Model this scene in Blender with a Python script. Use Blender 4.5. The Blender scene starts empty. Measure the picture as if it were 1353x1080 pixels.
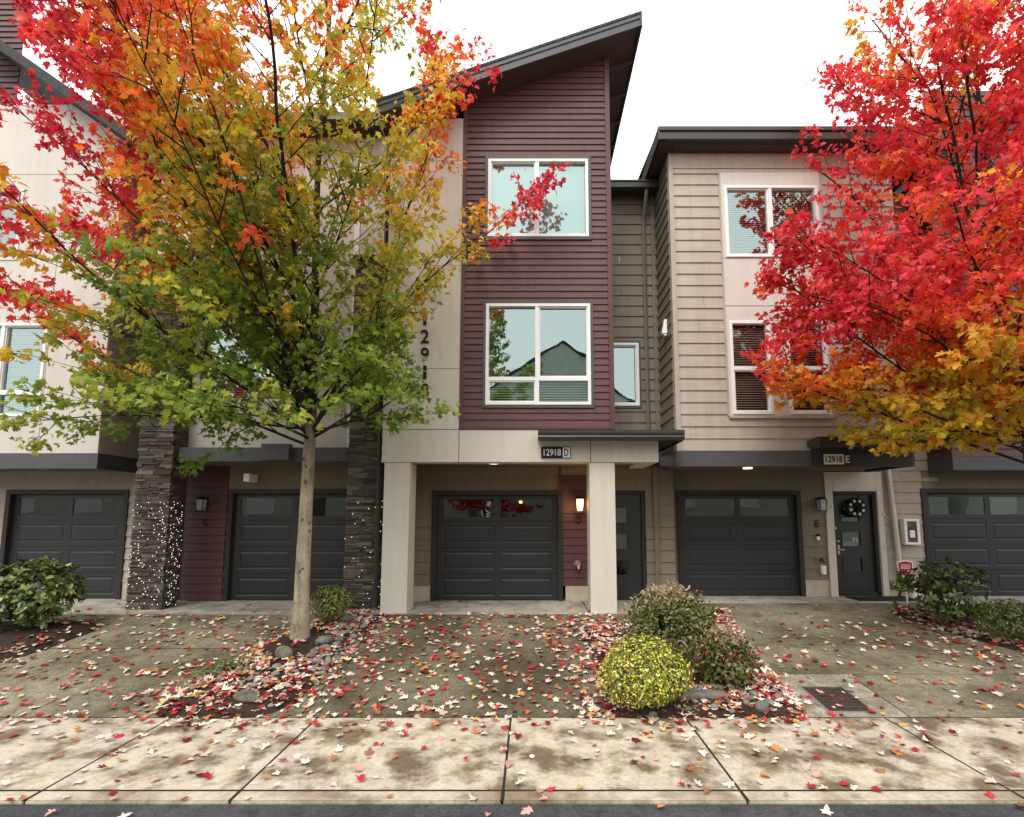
import bpy, math, random
import numpy as np
from mathutils import Vector
random.seed(7); RNG = np.random.default_rng(11)
SC = bpy.context.scene
COL = SC.collection
sin, cos, pi = math.sin, math.cos, math.pi

# ------------------------------------------------------------------ camera geometry
FPX, VX, VH, ZE = 680.0, 703.0, 681.0, 1.70
TP = FPX/6400.0; PITCH = math.atan(TP); V0 = VH-FPX*TP
CP, SP = cos(PITCH), sin(PITCH)
def ray(u, v):
    b = (V0-v)/FPX
    return (u-VX)/FPX, CP-b*SP, SP+b*CP
def P(u, v, Y):
    """where the wall plane at depth Y is met: (X, Z)"""
    a, y, z = ray(u, v); t = Y/y
    return a*t, ZE+z*t
def smooth(t): t = max(0., min(1., t)); return t*t*(3-2*t)
WALK_N, KERB, STREET, ZS = 5.90, 4.40, 4.236, -0.50     # sidewalk far edge, kerb joint, kerb edge
APR_D, APR_E = 9.10, 10.25
def h(x, y):
    if y <= WALK_N: return ZS if y > STREET else ZS-.02
    d = min(0., ZS+(-ZS)/(APR_D-WALK_N)*(y-WALK_N))
    e = min(0., ZS+(-ZS)/(APR_E-WALK_N)*(y-WALK_N))
    k = smooth((x-1.3)/1.4)
    return d*(1-k)+e*k
def G(u, v):
    """pixel on the ground -> X, Y, Z"""
    lo, hi = 2.5, 16.
    for _ in range(50):
        m = (lo+hi)/2; x, z = P(u, v, m)
        if z > h(x, m): lo = m
        else: hi = m
    x, z = P(u, v, lo); return x, lo, h(x, lo)

# ------------------------------------------------------------------ materials
def new_mat(name):
    m = bpy.data.materials.new(name); m.use_nodes = True
    nt = m.node_tree; b = nt.nodes['Principled BSDF']
    return m, nt, b
def lk(nt, a, b): nt.links.new(a, b)
def pos_node(nt, scale=(1, 1, 1), obj=False):
    g = nt.nodes.new('ShaderNodeNewGeometry'); mp = nt.nodes.new('ShaderNodeMapping')
    mp.inputs['Scale'].default_value = scale
    lk(nt, g.outputs['Position'], mp.inputs['Vector']); return mp.outputs['Vector']
def noise(nt, vec, scale, detail=4, rough=.55):
    n = nt.nodes.new('ShaderNodeTexNoise'); n.inputs['Scale'].default_value = scale
    n.inputs['Detail'].default_value = detail; n.inputs['Roughness'].default_value = rough
    lk(nt, vec, n.inputs['Vector']); return n.outputs['Fac']
def ramp(nt, fac, stops):
    r = nt.nodes.new('ShaderNodeValToRGB'); e = r.color_ramp.elements
    while len(e) < len(stops): e.new(.5)
    for i, (p, c) in enumerate(stops):
        e[i].position = p; e[i].color = (c[0], c[1], c[2], 1) if hasattr(c, '__len__') else (c, c, c, 1)
    lk(nt, fac, r.inputs['Fac']); return r.outputs['Color']
def mixc(nt, fac, a, b, mode='MIX'):
    n = nt.nodes.new('ShaderNodeMix'); n.data_type = 'RGBA'; n.blend_type = mode
    for s, v in ((n.inputs[0], fac), (n.inputs[6], a), (n.inputs[7], b)):
        if isinstance(v, (int, float)): s.default_value = v
        elif isinstance(v, tuple): s.default_value = (v[0], v[1], v[2], 1)
        else: lk(nt, v, s)
    return n.outputs[2]
def bump(nt, b, fac, strength, dist=.01):
    n = nt.nodes.new('ShaderNodeBump'); n.inputs['Strength'].default_value = strength
    n.inputs['Distance'].default_value = dist
    lk(nt, fac, n.inputs['Height']); lk(nt, n.outputs['Normal'], b.inputs['Normal'])
def paint(name, col, rough=.6, var=.12, scale=2.5, bmp=.15, stretch=(1, 1, 1), fine=40, spec=.3, streak=.0):
    m, nt, b = new_mat(name)
    v = pos_node(nt, stretch)
    n1 = noise(nt, v, scale, 6, .6)
    lo = tuple(c*(1-var) for c in col); hi = tuple(min(1, c*(1+var)) for c in col)
    c = ramp(nt, n1, [(.3, lo), (.7, hi)])
    if streak:
        sv = pos_node(nt, (6, 6, .35)); n3 = noise(nt, sv, 1.5, 5, .6)
        c = mixc(nt, 1., c, ramp(nt, n3, [(.35, 1-streak), (.6, 1.)]), 'MULTIPLY')
    lk(nt, c, b.inputs['Base Color'])
    b.inputs['Roughness'].default_value = rough; b.inputs['Specular IOR Level'].default_value = spec
    if bmp:
        n2 = noise(nt, v, fine, 5, .65); bump(nt, b, n2, bmp, .01)
    return m
M = {}
M['burgundy'] = paint('burgundy_paint', (.098, .041, .041), .55, .14, 3, .2, (1.2, 1.2, 9), 30, .35, .12)
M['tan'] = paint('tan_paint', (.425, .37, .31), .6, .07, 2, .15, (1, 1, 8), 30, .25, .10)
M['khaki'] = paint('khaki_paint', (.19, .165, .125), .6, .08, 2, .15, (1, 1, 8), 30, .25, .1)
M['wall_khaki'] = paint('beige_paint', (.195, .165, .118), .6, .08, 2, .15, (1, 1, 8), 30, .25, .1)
M['cream'] = paint('cream_panel_paint', (.60, .56, .485), .65, .04, 1.2, .08, (1, 1, .7), 60, .2, .07)
M['white_panel'] = paint('pale_panel_paint', (.60, .56, .505), .65, .04, 1.2, .08, (1, 1, .7), 60, .2, .06)
M['cream_trim'] = paint('cream_trim_paint', (.58, .54, .46), .5, .05, 3, .05)
M['white'] = paint('white_vinyl', (.80, .80, .78), .4, .03, 4, .0)
M['grey_side'] = paint('taupe_side_panel', (.42, .40, .355), .65, .05, 1.2, .08, (1, 1, .7), 60, .2, .05)
M['band'] = paint('slate_band_paint', (.075, .078, .085), .5, .1, 2, .05, (1, 1, 6), 30)
M['gutter'] = paint('dark_bronze_gutter', (.032, .028, .026), .35, .1, 3, .0, spec=.5)
M['roof'] = paint('charcoal_shingles', (.05, .05, .05), .85, .35, 14, .5, (1, 1, 1), 60)
M['soffit'] = paint('brown_soffit', (.072, .052, .044), .7, .1, 3, .1)
M['ceiling'] = paint('tan_ceiling_board', (.17, .14, .095), .7, .06, 2, .1)
M['charcoal'] = paint('charcoal_door_paint', (.021, .022, .024), .42, .1, 2, .12, (1, 1, 12), 30, .45)
M['dark_trim'] = paint('dark_trim_paint', (.030, .027, .026), .5, .1, 3, .05)
M['grey_trim'] = paint('grey_window_trim', (.085, .08, .078), .5, .1, 3, .05)
M['black'] = paint('black_paint', (.010, .010, .011), .4, .1, 3, .0)
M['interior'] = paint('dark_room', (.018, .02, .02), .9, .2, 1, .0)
M['blind'] = paint('blind_slats', (.60, .58, .52), .6, .05, 4, .0)
M['shade'] = paint('pale_roller_shade', (.42, .52, .50), .8, .06, 2, .0)
M['metal'] = paint('brushed_metal', (.5, .5, .5), .3, .05, 4, .0)
M['red'] = paint('red_enamel', (.45, .012, .018), .4, .06, 5, .0)
M['maroon_pipe'] = paint('maroon_pipe_paint', (.14, .035, .03), .45, .12, 5, .0)
M['mat_black'] = paint('rubber_doormat', (.015, .012, .012), .9, .3, 30, .4)
M['foundation'] = paint('parged_foundation', (.46, .40, .30), .85, .18, 4, .5, (1, 1, 1), 25)
M['iron'] = paint('rusty_iron_grate', (.065, .045, .038), .7, .35, 12, .4)
M['soil'] = paint('dark_bark_mulch', (.035, .022, .015), .95, .5, 18, 1.0, (1, 1, 1), 60)
M['earth'] = paint('bare_earth', (.08, .065, .045), .95, .3, .6, .5)

def m_concrete(name, base, stain, agg=0., stainpos=(.40, .62), rough=.85, detail_scale=1.2):
    m, nt, b = new_mat(name)
    v = pos_node(nt)
    n1 = noise(nt, v, detail_scale, 8, .62)
    c = ramp(nt, n1, [(stainpos[0], stain), (stainpos[1], base)])
    n2 = noise(nt, v, 9, 8, .7)
    c = mixc(nt, .8, c, ramp(nt, n2, [(.33, .60), (.62, 1.06)]), 'MULTIPLY')
    if agg:
        vo = nt.nodes.new('ShaderNodeTexVoronoi'); vo.inputs['Scale'].default_value = 70
        lk(nt, v, vo.inputs['Vector'])
        c = mixc(nt, agg, c, ramp(nt, vo.outputs['Color'], [(.1, .35), (.9, 1.5)]), 'MULTIPLY')
    n4 = noise(nt, v, 160, 3, .7)
    c = mixc(nt, .45, c, ramp(nt, n4, [(.3, .55), (.7, 1.25)]), 'MULTIPLY')
    n5 = noise(nt, pos_node(nt, (1, 2.2, 1)), 28, 6, .75)
    c = mixc(nt, .6, c, ramp(nt, n5, [(.38, .62), (.52, 1.05)]), 'MULTIPLY')
    n6 = noise(nt, pos_node(nt, (1, 1.3, 1)), 4.2, 3, .5)
    c = mixc(nt, .42, c, ramp(nt, n6, [(.33, (.36, .28, .20)), (.42, 1.)]), 'MULTIPLY')
    lk(nt, c, b.inputs['Base Color']); b.inputs['Roughness'].default_value = rough
    b.inputs['Specular IOR Level'].default_value = .3
    bump(nt, b, noise(nt, v, 90, 6, .75), .5, .006)
    return m
M['walk'] = m_concrete('weathered_sidewalk_concrete', (.60, .525, .41), (.20, .145, .09), 0, (.40, .53), .85, 2.3)
M['kerb'] = m_concrete('kerb_concrete', (.58, .505, .39), (.28, .21, .14), 0, (.36, .55))
M['drive'] = m_concrete('mossy_aggregate_concrete', (.31, .275, .19), (.13, .11, .068), .55, (.38, .62), .8, .8)
M['collar'] = m_concrete('drain_collar_concrete', (.42, .385, .30), (.22, .19, .13), .5, (.35, .6), .85, 2.5)
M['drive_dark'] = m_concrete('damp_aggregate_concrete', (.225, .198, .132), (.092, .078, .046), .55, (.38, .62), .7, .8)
M['apron'] = m_concrete('smooth_apron_concrete', (.50, .47, .39), (.26, .235, .18), .15, (.35, .55), .8, 1.4)
M['asphalt'] = m_concrete('worn_asphalt', (.075, .078, .082), (.05, .052, .056), .5, (.35, .6), .85, .8)
M['joint'] = paint('joint_dirt', (.022, .018, .012), .95, .3, 20, .0)
M['rock'] = m_concrete('river_rock', (.30, .29, .26), (.13, .13, .12), 0, (.35, .65), .75, 6)
M['boulder'] = m_concrete('grey_boulder_rock', (.24, .235, .20), (.11, .12, .09), .2, (.35, .65), .85, 5)

def m_bark(name, a, bcol, up=False):
    m, nt, b = new_mat(name)
    v = pos_node(nt, (1, 1, .35))
    n1 = noise(nt, v, 9, 8, .7)
    c = ramp(nt, n1, [(.36, bcol), (.52, a)])
    n2 = noise(nt, pos_node(nt), 2.2, 4, .6)
    c = mixc(nt, .55, c, ramp(nt, n2, [(.4, (.55, .56, .40)), (.6, (1.1, 1.05, 1.))]), 'MULTIPLY')
    n3 = noise(nt, pos_node(nt, (1, 1, 3)), 16, 4, .6)
    c = mixc(nt, .9, c, ramp(nt, n3, [(.30, .30), (.42, 1.)]), 'MULTIPLY')
    if up:
        sx = nt.nodes.new('ShaderNodeSeparateXYZ'); lk(nt, pos_node(nt), sx.inputs[0])
        mr = nt.nodes.new('ShaderNodeMapRange'); mr.inputs['From Min'].default_value = 1.9; mr.inputs['From Max'].default_value = 3.3; lk(nt, sx.outputs['Z'], mr.inputs['Value'])
        c = mixc(nt, mr.outputs[0], c, ramp(nt, n1, [(.36, (.07, .055, .03)), (.55, (.13, .10, .055))]))
    lk(nt, c, b.inputs['Base Color']); b.inputs['Roughness'].default_value = .85
    bump(nt, b, noise(nt, v, 40, 6, .7), .7, .02); return m
M['bark'] = m_bark('pale_maple_bark', (.42, .36, .27), (.20, .165, .11), True)
M['branch'] = m_bark('dark_branch_bark', (.075, .05, .04), (.04, .028, .02))

def m_leaf(name, trans=.35, rough=.45, spec=.4):
    m, nt, b = new_mat(name)
    at = nt.nodes.new('ShaderNodeAttribute'); at.attribute_name = 'Col'
    lk(nt, at.outputs['Color'], b.inputs['Base Color'])
    b.inputs['Roughness'].default_value = rough; b.inputs['Specular IOR Level'].default_value = spec
    if trans:
        t = nt.nodes.new('ShaderNodeBsdfTranslucent'); lk(nt, at.outputs['Color'], t.inputs['Color'])
        mx = nt.nodes.new('ShaderNodeMixShader'); mx.inputs[0].default_value = trans
        lk(nt, b.outputs[0], mx.inputs[1]); lk(nt, t.outputs[0], mx.inputs[2])
        lk(nt, mx.outputs[0], nt.nodes['Material Output'].inputs['Surface'])
    return m
M['leaf'] = m_leaf('autumn_leaf', .5)
M['dry_leaf'] = m_leaf('fallen_leaf', .05, .6, .3)
M['shrub_leaf'] = m_leaf('shrub_leaf', .10, .38, .5)
M['stone'] = None
def m_stone():
    m, nt, b = new_mat('stacked_ledgestone')
    at = nt.nodes.new('ShaderNodeAttribute'); at.attribute_name = 'Col'
    v = pos_node(nt, (1, 1, 2.2)); n1 = noise(nt, v, 22, 6, .7)
    c = mixc(nt, .85, at.outputs['Color'], ramp(nt, n1, [(.3, .45), (.7, 1.35)]), 'MULTIPLY')
    lk(nt, c, b.inputs['Base Color']); b.inputs['Roughness'].default_value = .85
    bump(nt, b, noise(nt, v, 45, 6, .75), .8, .02); return m
M['stone'] = m_stone()

def m_glass(name, fac, tint, thru):   # tinted mirror over a see-through pane
    m, nt, b = new_mat(name); nt.nodes.remove(b)
    g = nt.nodes.new('ShaderNodeBsdfGlossy'); g.inputs['Color'].default_value = (*tint, 1); g.inputs['Roughness'].default_value = .012
    n = noise(nt, pos_node(nt), 1.3, 2, .5); bn = nt.nodes.new('ShaderNodeBump'); bn.inputs['Strength'].default_value = .05
    bn.inputs['Distance'].default_value = .05; lk(nt, n, bn.inputs['Height']); lk(nt, bn.outputs['Normal'], g.inputs['Normal'])
    t = nt.nodes.new('ShaderNodeBsdfTransparent'); t.inputs['Color'].default_value = (*thru, 1)
    lw = nt.nodes.new('ShaderNodeLayerWeight'); lw.inputs['Blend'].default_value = .25
    mr = nt.nodes.new('ShaderNodeMapRange'); mr.inputs['To Min'].default_value = fac; mr.inputs['To Max'].default_value = 1
    lk(nt, lw.outputs['Fresnel'], mr.inputs['Value'])
    mx = nt.nodes.new('ShaderNodeMixShader'); lk(nt, mr.outputs[0], mx.inputs[0])
    lk(nt, t.outputs[0], mx.inputs[1]); lk(nt, g.outputs[0], mx.inputs[2])
    lk(nt, mx.outputs[0], nt.nodes['Material Output'].inputs['Surface']); return m
M['glass'] = m_glass('window_glass', .27, (.80, .97, .96), (.72, .9, .86))
M['glass_clear'] = m_glass('clear_window_glass', .07, (.9, 1, .98), (.9, .95, .93))
M['glass_mid'] = m_glass('dusty_garage_glass', .13, (.82, .9, .82), (.4, .42, .4))
M['glass_dark'] = m_glass('garage_glass', .06, (.9, .9, .9), (.5, .5, .5))
def m_emit(name, col, st):
    m, nt, b = new_mat(name)
    b.inputs['Base Color'].default_value = (*col, 1); b.inputs['Emission Color'].default_value = (*col, 1)
    b.inputs['Emission Strength'].default_value = st; return m
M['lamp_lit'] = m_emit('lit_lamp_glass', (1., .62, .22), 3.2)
M['bulb'] = m_emit('string_bulb', (1., .95, .85), 1.3)
M['downlight'] = m_emit('recessed_lamp', (1., .82, .55), 1.3)
M['lamp_off'] = paint('frosted_lamp_glass', (.42, .42, .40), .3, .1, 5, 0)

# ------------------------------------------------------------------ mesh builder
class MB:
    def __init__(s): s.v = []; s.f = []; s.c = []
    def quad(s, a, b, c, d):
        i = len(s.v); s.v += [a, b, c, d]; s.f.append((i, i+1, i+2, i+3))
    def poly(s, pts):
        i = len(s.v); s.v += list(pts); s.f.append(tuple(range(i, i+len(pts))))
    def box(s, x0, x1, y0, y1, z0, z1, col=None):
        i = len(s.v)
        s.v += [(x0, y0, z0), (x1, y0, z0), (x1, y1, z0), (x0, y1, z0), (x0, y0, z1), (x1, y0, z1), (x1, y1, z1), (x0, y1, z1)]
        for q in ((0, 3, 2, 1), (4, 5, 6, 7), (0, 1, 5, 4), (1, 2, 6, 5), (2, 3, 7, 6), (3, 0, 4, 7)): s.f.append(tuple(i+k for k in q))
        if col is not None: s.c += [col]*8
        return s
    def hexa(s, p):           # 8 points, bottom ring then top ring
        i = len(s.v); s.v += list(p)
        for q in ((0, 3, 2, 1), (4, 5, 6, 7), (0, 1, 5, 4), (1, 2, 6, 5), (2, 3, 7, 6), (3, 0, 4, 7)): s.f.append(tuple(i+k for k in q))
    def tube(s, pts, rad, n=8, cap=True):
        pts = [Vector(p) for p in pts]; i0 = len(s.v); ref = None
        for k, p in enumerate(pts):
            t = (pts[min(k+1, len(pts)-1)]-pts[max(k-1, 0)])
            t = t.normalized() if t.length > 1e-9 else Vector((0, 0, 1))
            if ref is None: ref = Vector((1, 0, 0)) if abs(t.x) < .8 else Vector((0, 1, 0))
            a = (ref-t*ref.dot(t)).normalized(); b = t.cross(a); ref = a
            r = rad[k] if hasattr(rad, '__len__') else rad
            for j in range(n):
                w = 2*pi*j/n; q = p+a*(r*cos(w))+b*(r*sin(w)); s.v.append((q.x, q.y, q.z))
        for k in range(len(pts)-1):
            for j in range(n):
                a0 = i0+k*n+j; b0 = i0+k*n+(j+1) % n
                s.f.append((a0, b0, b0+n, a0+n))
        if cap:
            s.f.append(tuple(i0+j for j in range(n))[::-1]); e = i0+(len(pts)-1)*n
            s.f.append(tuple(e+j for j in range(n)))
    def lathe(s, c, prof, n=16, axis='z'):
        i0 = len(s.v)
        for r, hh in prof:
            for j in range(n):
                w = 2*pi*j/n
                if axis == 'z': s.v.append((c[0]+r*cos(w), c[1]+r*sin(w), c[2]+hh))
                else: s.v.append((c[0]+r*cos(w), c[1]-hh, c[2]+r*sin(w)))
        for k in range(len(prof)-1):
            for j in range(n):
                a = i0+k*n+j; b = i0+k*n+(j+1) % n; s.f.append((a, b, b+n, a+n))
        s.f.append(tuple(i0+j for j in range(n))[::-1]); e = i0+(len(prof)-1)*n; s.f.append(tuple(e+j for j in range(n)))
    def build(s, name, mat, parent=None, bevel=0, smoothed=False, loc=None):
        me = bpy.data.meshes.new(name); me.from_pydata(s.v, [], s.f); me.update()
        if s.c:
            a = me.color_attributes.new('Col', 'FLOAT_COLOR', 'POINT')
            arr = np.ones((len(s.v), 4), np.float32); arr[:, :3] = np.array(s.c); a.data.foreach_set('color', arr.ravel())
        me.materials.append(mat)
        if smoothed: me.polygons.foreach_set('use_smooth', [True]*len(me.polygons))
        o = bpy.data.objects.new(name, me); COL.objects.link(o)
        if parent is not None: o.parent = parent; o.matrix_parent_inverse = parent_world(parent).inverted()
        if bevel:
            b = o.modifiers.new('bevel', 'BEVEL'); b.width = bevel; b.segments = 2; b.limit_method = 'ANGLE'
        return o
from mathutils import Matrix
def parent_world(p):
    m = Matrix.Translation(p.location)
    q = p.parent
    return m if q is None else m      # parts sit at the origin, only things carry a location
def tag(o, label=None, cat=None, group=None, kind=None):
    for k, v in (('label', label), ('category', cat), ('group', group), ('kind', kind)):
        if v: o[k] = v
    return o
def thing(name, label, cat, loc=(0, 0, 0), group=None):
    o = bpy.data.objects.new(name, None); COL.objects.link(o); o.location = loc; o.empty_display_size = .1
    return tag(o, label, cat, group)

def rsub(r, ops):
    out = [r]
    for (a, b, c, d) in ops:
        nx = []
        for (x0, x1, z0, z1) in out:
            if b <= x0 or a >= x1 or d <= z0 or c >= z1: nx.append((x0, x1, z0, z1)); continue
            if a > x0: nx.append((x0, a, z0, z1))
            if b < x1: nx.append((b, x1, z0, z1))
            xa, xb = max(a, x0), min(b, x1)
            if c > z0: nx.append((xa, xb, z0, c))
            if d < z1: nx.append((xa, xb, d, z1))
        out = nx
    return out
class Fr:
    def __init__(s, o, d, n): s.o, s.d, s.n = o, d, n
    def __call__(s, a, n, z): return (s.o[0]+s.d[0]*a+s.n[0]*n, s.o[1]+s.d[1]*a+s.n[1]*n, z)
def front(Y): return Fr((0, Y), (1, 0), (0, -1))
def lap(mb, fr, s0, s1, z0, z1, expo, ops=(), th=.026, cut=None):
    z = z0; rj = random.Random(int(abs(s0)*997+expo*100)); ops = list(ops)
    while z < z1-.004:
        zt = min(z+expo, z1); a = s0 if cut is None else max(s0, cut(z))
        jx = [rj.uniform(s0+.2, s1-.2)] if s1-s0 > .9 and rj.random() < .38 else []
        if a < s1:
            for (x0, x1, c, d) in rsub((a, s1, z, zt), ops+[(q-.0025, q+.0025, z, zt) for q in jx]):
                if x1-x0 < .002 or d-c < .002: continue
                nb = th+(.004-th)*(c-z)/expo; nt_ = th+(.004-th)*(d-z)/expo
                A, B, C_, D = fr(x0, nb, c), fr(x1, nb, c), fr(x1, nt_, d), fr(x0, nt_, d)
                mb.quad(A, B, C_, D); mb.quad(fr(x0, 0, c), fr(x1, 0, c), B, A)
                mb.quad(fr(x0, 0, c), A, D, fr(x0, 0, d)); mb.quad(fr(x1, 0, c), B, C_, fr(x1, 0, d))
        z = zt
    return mb
def panels(mb, fr, xs, zs, ops=(), th=.03, gap=.012):
    for i in range(len(xs)-1):
        for j in range(len(zs)-1):
            r = (xs[i]+(gap/2 if i else 0), xs[i+1]-(gap/2 if i < len(xs)-2 else 0), zs[j]+(gap/2 if j else 0), zs[j+1]-(gap/2 if j < len(zs)-2 else 0))
            for (x0, x1, c, d) in rsub(r, ops):
                p = [fr(x0, 0, c), fr(x1, 0, c), fr(x1, 0, d), fr(x0, 0, d), fr(x0, th, c), fr(x1, th, c), fr(x1, th, d), fr(x0, th, d)]
                mb.hexa(p)
    return mb
def fbox(mb, fr, a0, a1, n0, n1, z0, z1):
    mb.hexa([fr(a0, n0, z0), fr(a1, n0, z0), fr(a1, n1, z0), fr(a0, n1, z0), fr(a0, n0, z1), fr(a1, n0, z1), fr(a1, n1, z1), fr(a0, n1, z1)])
def backing(mb, x0, x1, z0, z1, Y):
    mb.quad((x0, Y, z0), (x1, Y, z0), (x1, Y, z1), (x0, Y, z1)); return mb

def rect(u0, v0, u1, v1, Y):
    """pixel box on a wall -> x0, x1, z0, z1"""
    um, vm = (u0+u1)/2, (v0+v1)/2
    return P(u0, vm, Y)[0], P(u1, vm, Y)[0], P(um, v1, Y)[1], P(um, v0, Y)[1]

def window(house, r, Y, cols=(), rows=(), trim=None, blind=None, proud=.05, fw=.055, glass='glass', blind_z=None):
    """r: outer white frame; cols / rows: mullion centre fractions. Y is the wall face."""
    x0, x1, z0, z1 = r
    f = MB(); yf, yb = Y-proud, Y+.06
    f.box(x0, x0+fw, yf, yb, z0, z1); f.box(x1-fw, x1, yf, yb, z0, z1)
    f.box(x0+fw, x1-fw, yf, yb, z0, z0+fw); f.box(x0+fw, x1-fw, yf, yb, z1-fw, z1)
    o = f.build('window', M['white'], house, bevel=.005)
    fr = MB()
    xs = [x0+fw]+[x0+(x1-x0)*c for c in cols]+[x1-fw]
    for c in cols:
        xc = x0+(x1-x0)*c; fr.box(xc-.035, xc+.035, yf+.008, yb-.004, z0+fw, z1-fw)
    for t in rows:
        zc = z0+(z1-z0)*t
        for i in range(len(xs)-1):
            fr.box(xs[i]+(.035 if i else 0), xs[i+1]-(.035 if i < len(xs)-2 else 0), yf+.014, yb-.008, zc-.035, zc+.035)
    # sash lips
    zs = [z0+fw]+[z0+(z1-z0)*t for t in rows]+[z1-fw]
    for i in range(len(xs)-1):
        for j in range(len(zs)-1):
            a, b = xs[i]+(.035 if i else 0), xs[i+1]-(.035 if i < len(xs)-2 else 0)
            c, d = zs[j]+(.035 if j else 0), zs[j+1]-(.035 if j < len(zs)-2 else 0)
            if (i+j) % 2 == 0:
                w = .022; fr.box(a, a+w, yf+.03, yb-.01, c, d); fr.box(b-w, b, yf+.03, yb-.01, c, d)
                fr.box(a+w, b-w, yf+.03, yb-.01, c, c+w); fr.box(a+w, b-w, yf+.03, yb-.01, d-w, d)
    if fr.v: fr.build('sash', M['white'], o)
    p = MB(); yg = Y+.028
    p.quad((x0+fw*.5, yg, z0+fw*.5), (x1-fw*.5, yg, z0+fw*.5), (x1-fw*.5, yg, z1-fw*.5), (x0+fw*.5, yg, z1-fw*.5))
    p.build('pane', M[glass], o)
    if trim:
        t = MB(); w = trim; yt = Y-.04
        t.box(x0-w, x0-.001, yt, Y+.05, z0-w, z1+w); t.box(x1+.001, x1+w, yt, Y+.05, z0-w, z1+w)
        t.box(x0-.001, x1+.001, yt, Y+.05, z0-w, z0-.001); t.box(x0-.001, x1+.001, yt, Y+.05, z1+.001, z1+w)
        t.build('window_trim', M['grey_trim'], o, bevel=.004)
    if blind:
        b = MB(); lo, hi = blind_z if blind_z else (z0+fw, z1-fw)
        if blind == 'slats':
            z = lo+.01
            while z < hi-.01:
                b.quad((x0+fw, Y+.13, z+.016), (x1-fw, Y+.13, z+.016), (x1-fw, Y+.095, z-.010), (x0+fw, Y+.095, z-.010)); z += .046
            b.build('blind', M['blind'], o)
        else:
            b.box(x0+fw, x1-fw, Y+.10, Y+.11, lo, hi); b.build('blind', M['shade'], o)
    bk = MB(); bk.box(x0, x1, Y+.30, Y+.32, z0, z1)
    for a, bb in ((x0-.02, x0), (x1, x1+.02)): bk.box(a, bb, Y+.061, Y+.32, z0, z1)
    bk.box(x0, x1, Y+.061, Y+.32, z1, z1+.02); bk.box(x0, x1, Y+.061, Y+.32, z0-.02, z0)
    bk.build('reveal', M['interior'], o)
    return o
def op(r, m=0.0): return (r[0]-m, r[1]+m, r[2]-m, r[3]+m)

def emboss(mb, x0, x1, z0, z1, Y):
    rings = [(0, 0), (.014, .008), (.035, .008), (.06, .0)]
    R = [[(x0+i, Y+d, z0+i), (x1-i, Y+d, z0+i), (x1-i, Y+d, z1-i), (x0+i, Y+d, z1-i)] for i, d in rings]
    for a, b in zip(R, R[1:]):
        for k in range(4): mb.quad(a[k], a[(k+1) % 4], b[(k+1) % 4], b[k])
    mb.quad(*R[-1])
def garage_door(house, x0, x1, z0, z1, Y, glass='glass_dark'):
    d = MB(); n = 4; hh = (z1-z0)/n; w = (x1-x0); pan = []
    for k in range(n):
        a, b = z0+k*hh+.004, z0+(k+1)*hh-.004
        ops = []
        for c in range(2):
            px0 = x0+.12+c*(w/2-.06); px1 = px0+w/2-.18
            ops.append((px0, px1, a+.085, b-.075))
        for (p, q, r_, s_) in rsub((x0, x1, a, b), ops): d.quad((p, Y, r_), (q, Y, r_), (q, Y, s_), (p, Y, s_))
        d.quad((x0, Y, b), (x1, Y, b), (x1, Y+.03, b), (x0, Y+.03, b)); d.quad((x0, Y, a), (x1, Y, a), (x1, Y+.03, a), (x0, Y+.03, a))
        for (p, q, r_, s_) in ops:
            if k < 3: emboss(d, p, q, r_, s_, Y)
            else: pan.append((p, q, r_, s_))
    d.quad((x0, Y+.031, z0), (x1, Y+.031, z0), (x1, Y+.031, z0+3*hh), (x0, Y+.031, z0+3*hh))
    g = d.build('garage_door', M['charcoal'], house)
    for (p, q, r_, s_) in pan:
        t = MB(); t.quad((p, Y+.012, r_), (q, Y+.012, r_), (q, Y+.012, s_), (p, Y+.012, s_)); t.build('pane', M[glass], g)
    f = MB(); fo = .10
    f.box(x0-fo, x0-.003, Y-.10, Y+.03, z0, z1+fo); f.box(x1+.003, x1+fo, Y-.10, Y+.03, z0, z1+fo); f.box(x0-.003, x1+.003, Y-.10, Y+.03, z1+.003, z1+fo)
    f.build('door_frame', M['dark_trim'], g, bevel=.006)
    s = MB(); s.box(x0, x1, Y-.012, Y+.02, z0-.012, z0+.012); s.build('bottom_seal', M['black'], g)
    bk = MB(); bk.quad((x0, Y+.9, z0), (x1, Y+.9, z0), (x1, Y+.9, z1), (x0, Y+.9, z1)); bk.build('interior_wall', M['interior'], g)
    return (x0-fo, x1+fo, z0-.02, z1+fo)
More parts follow.
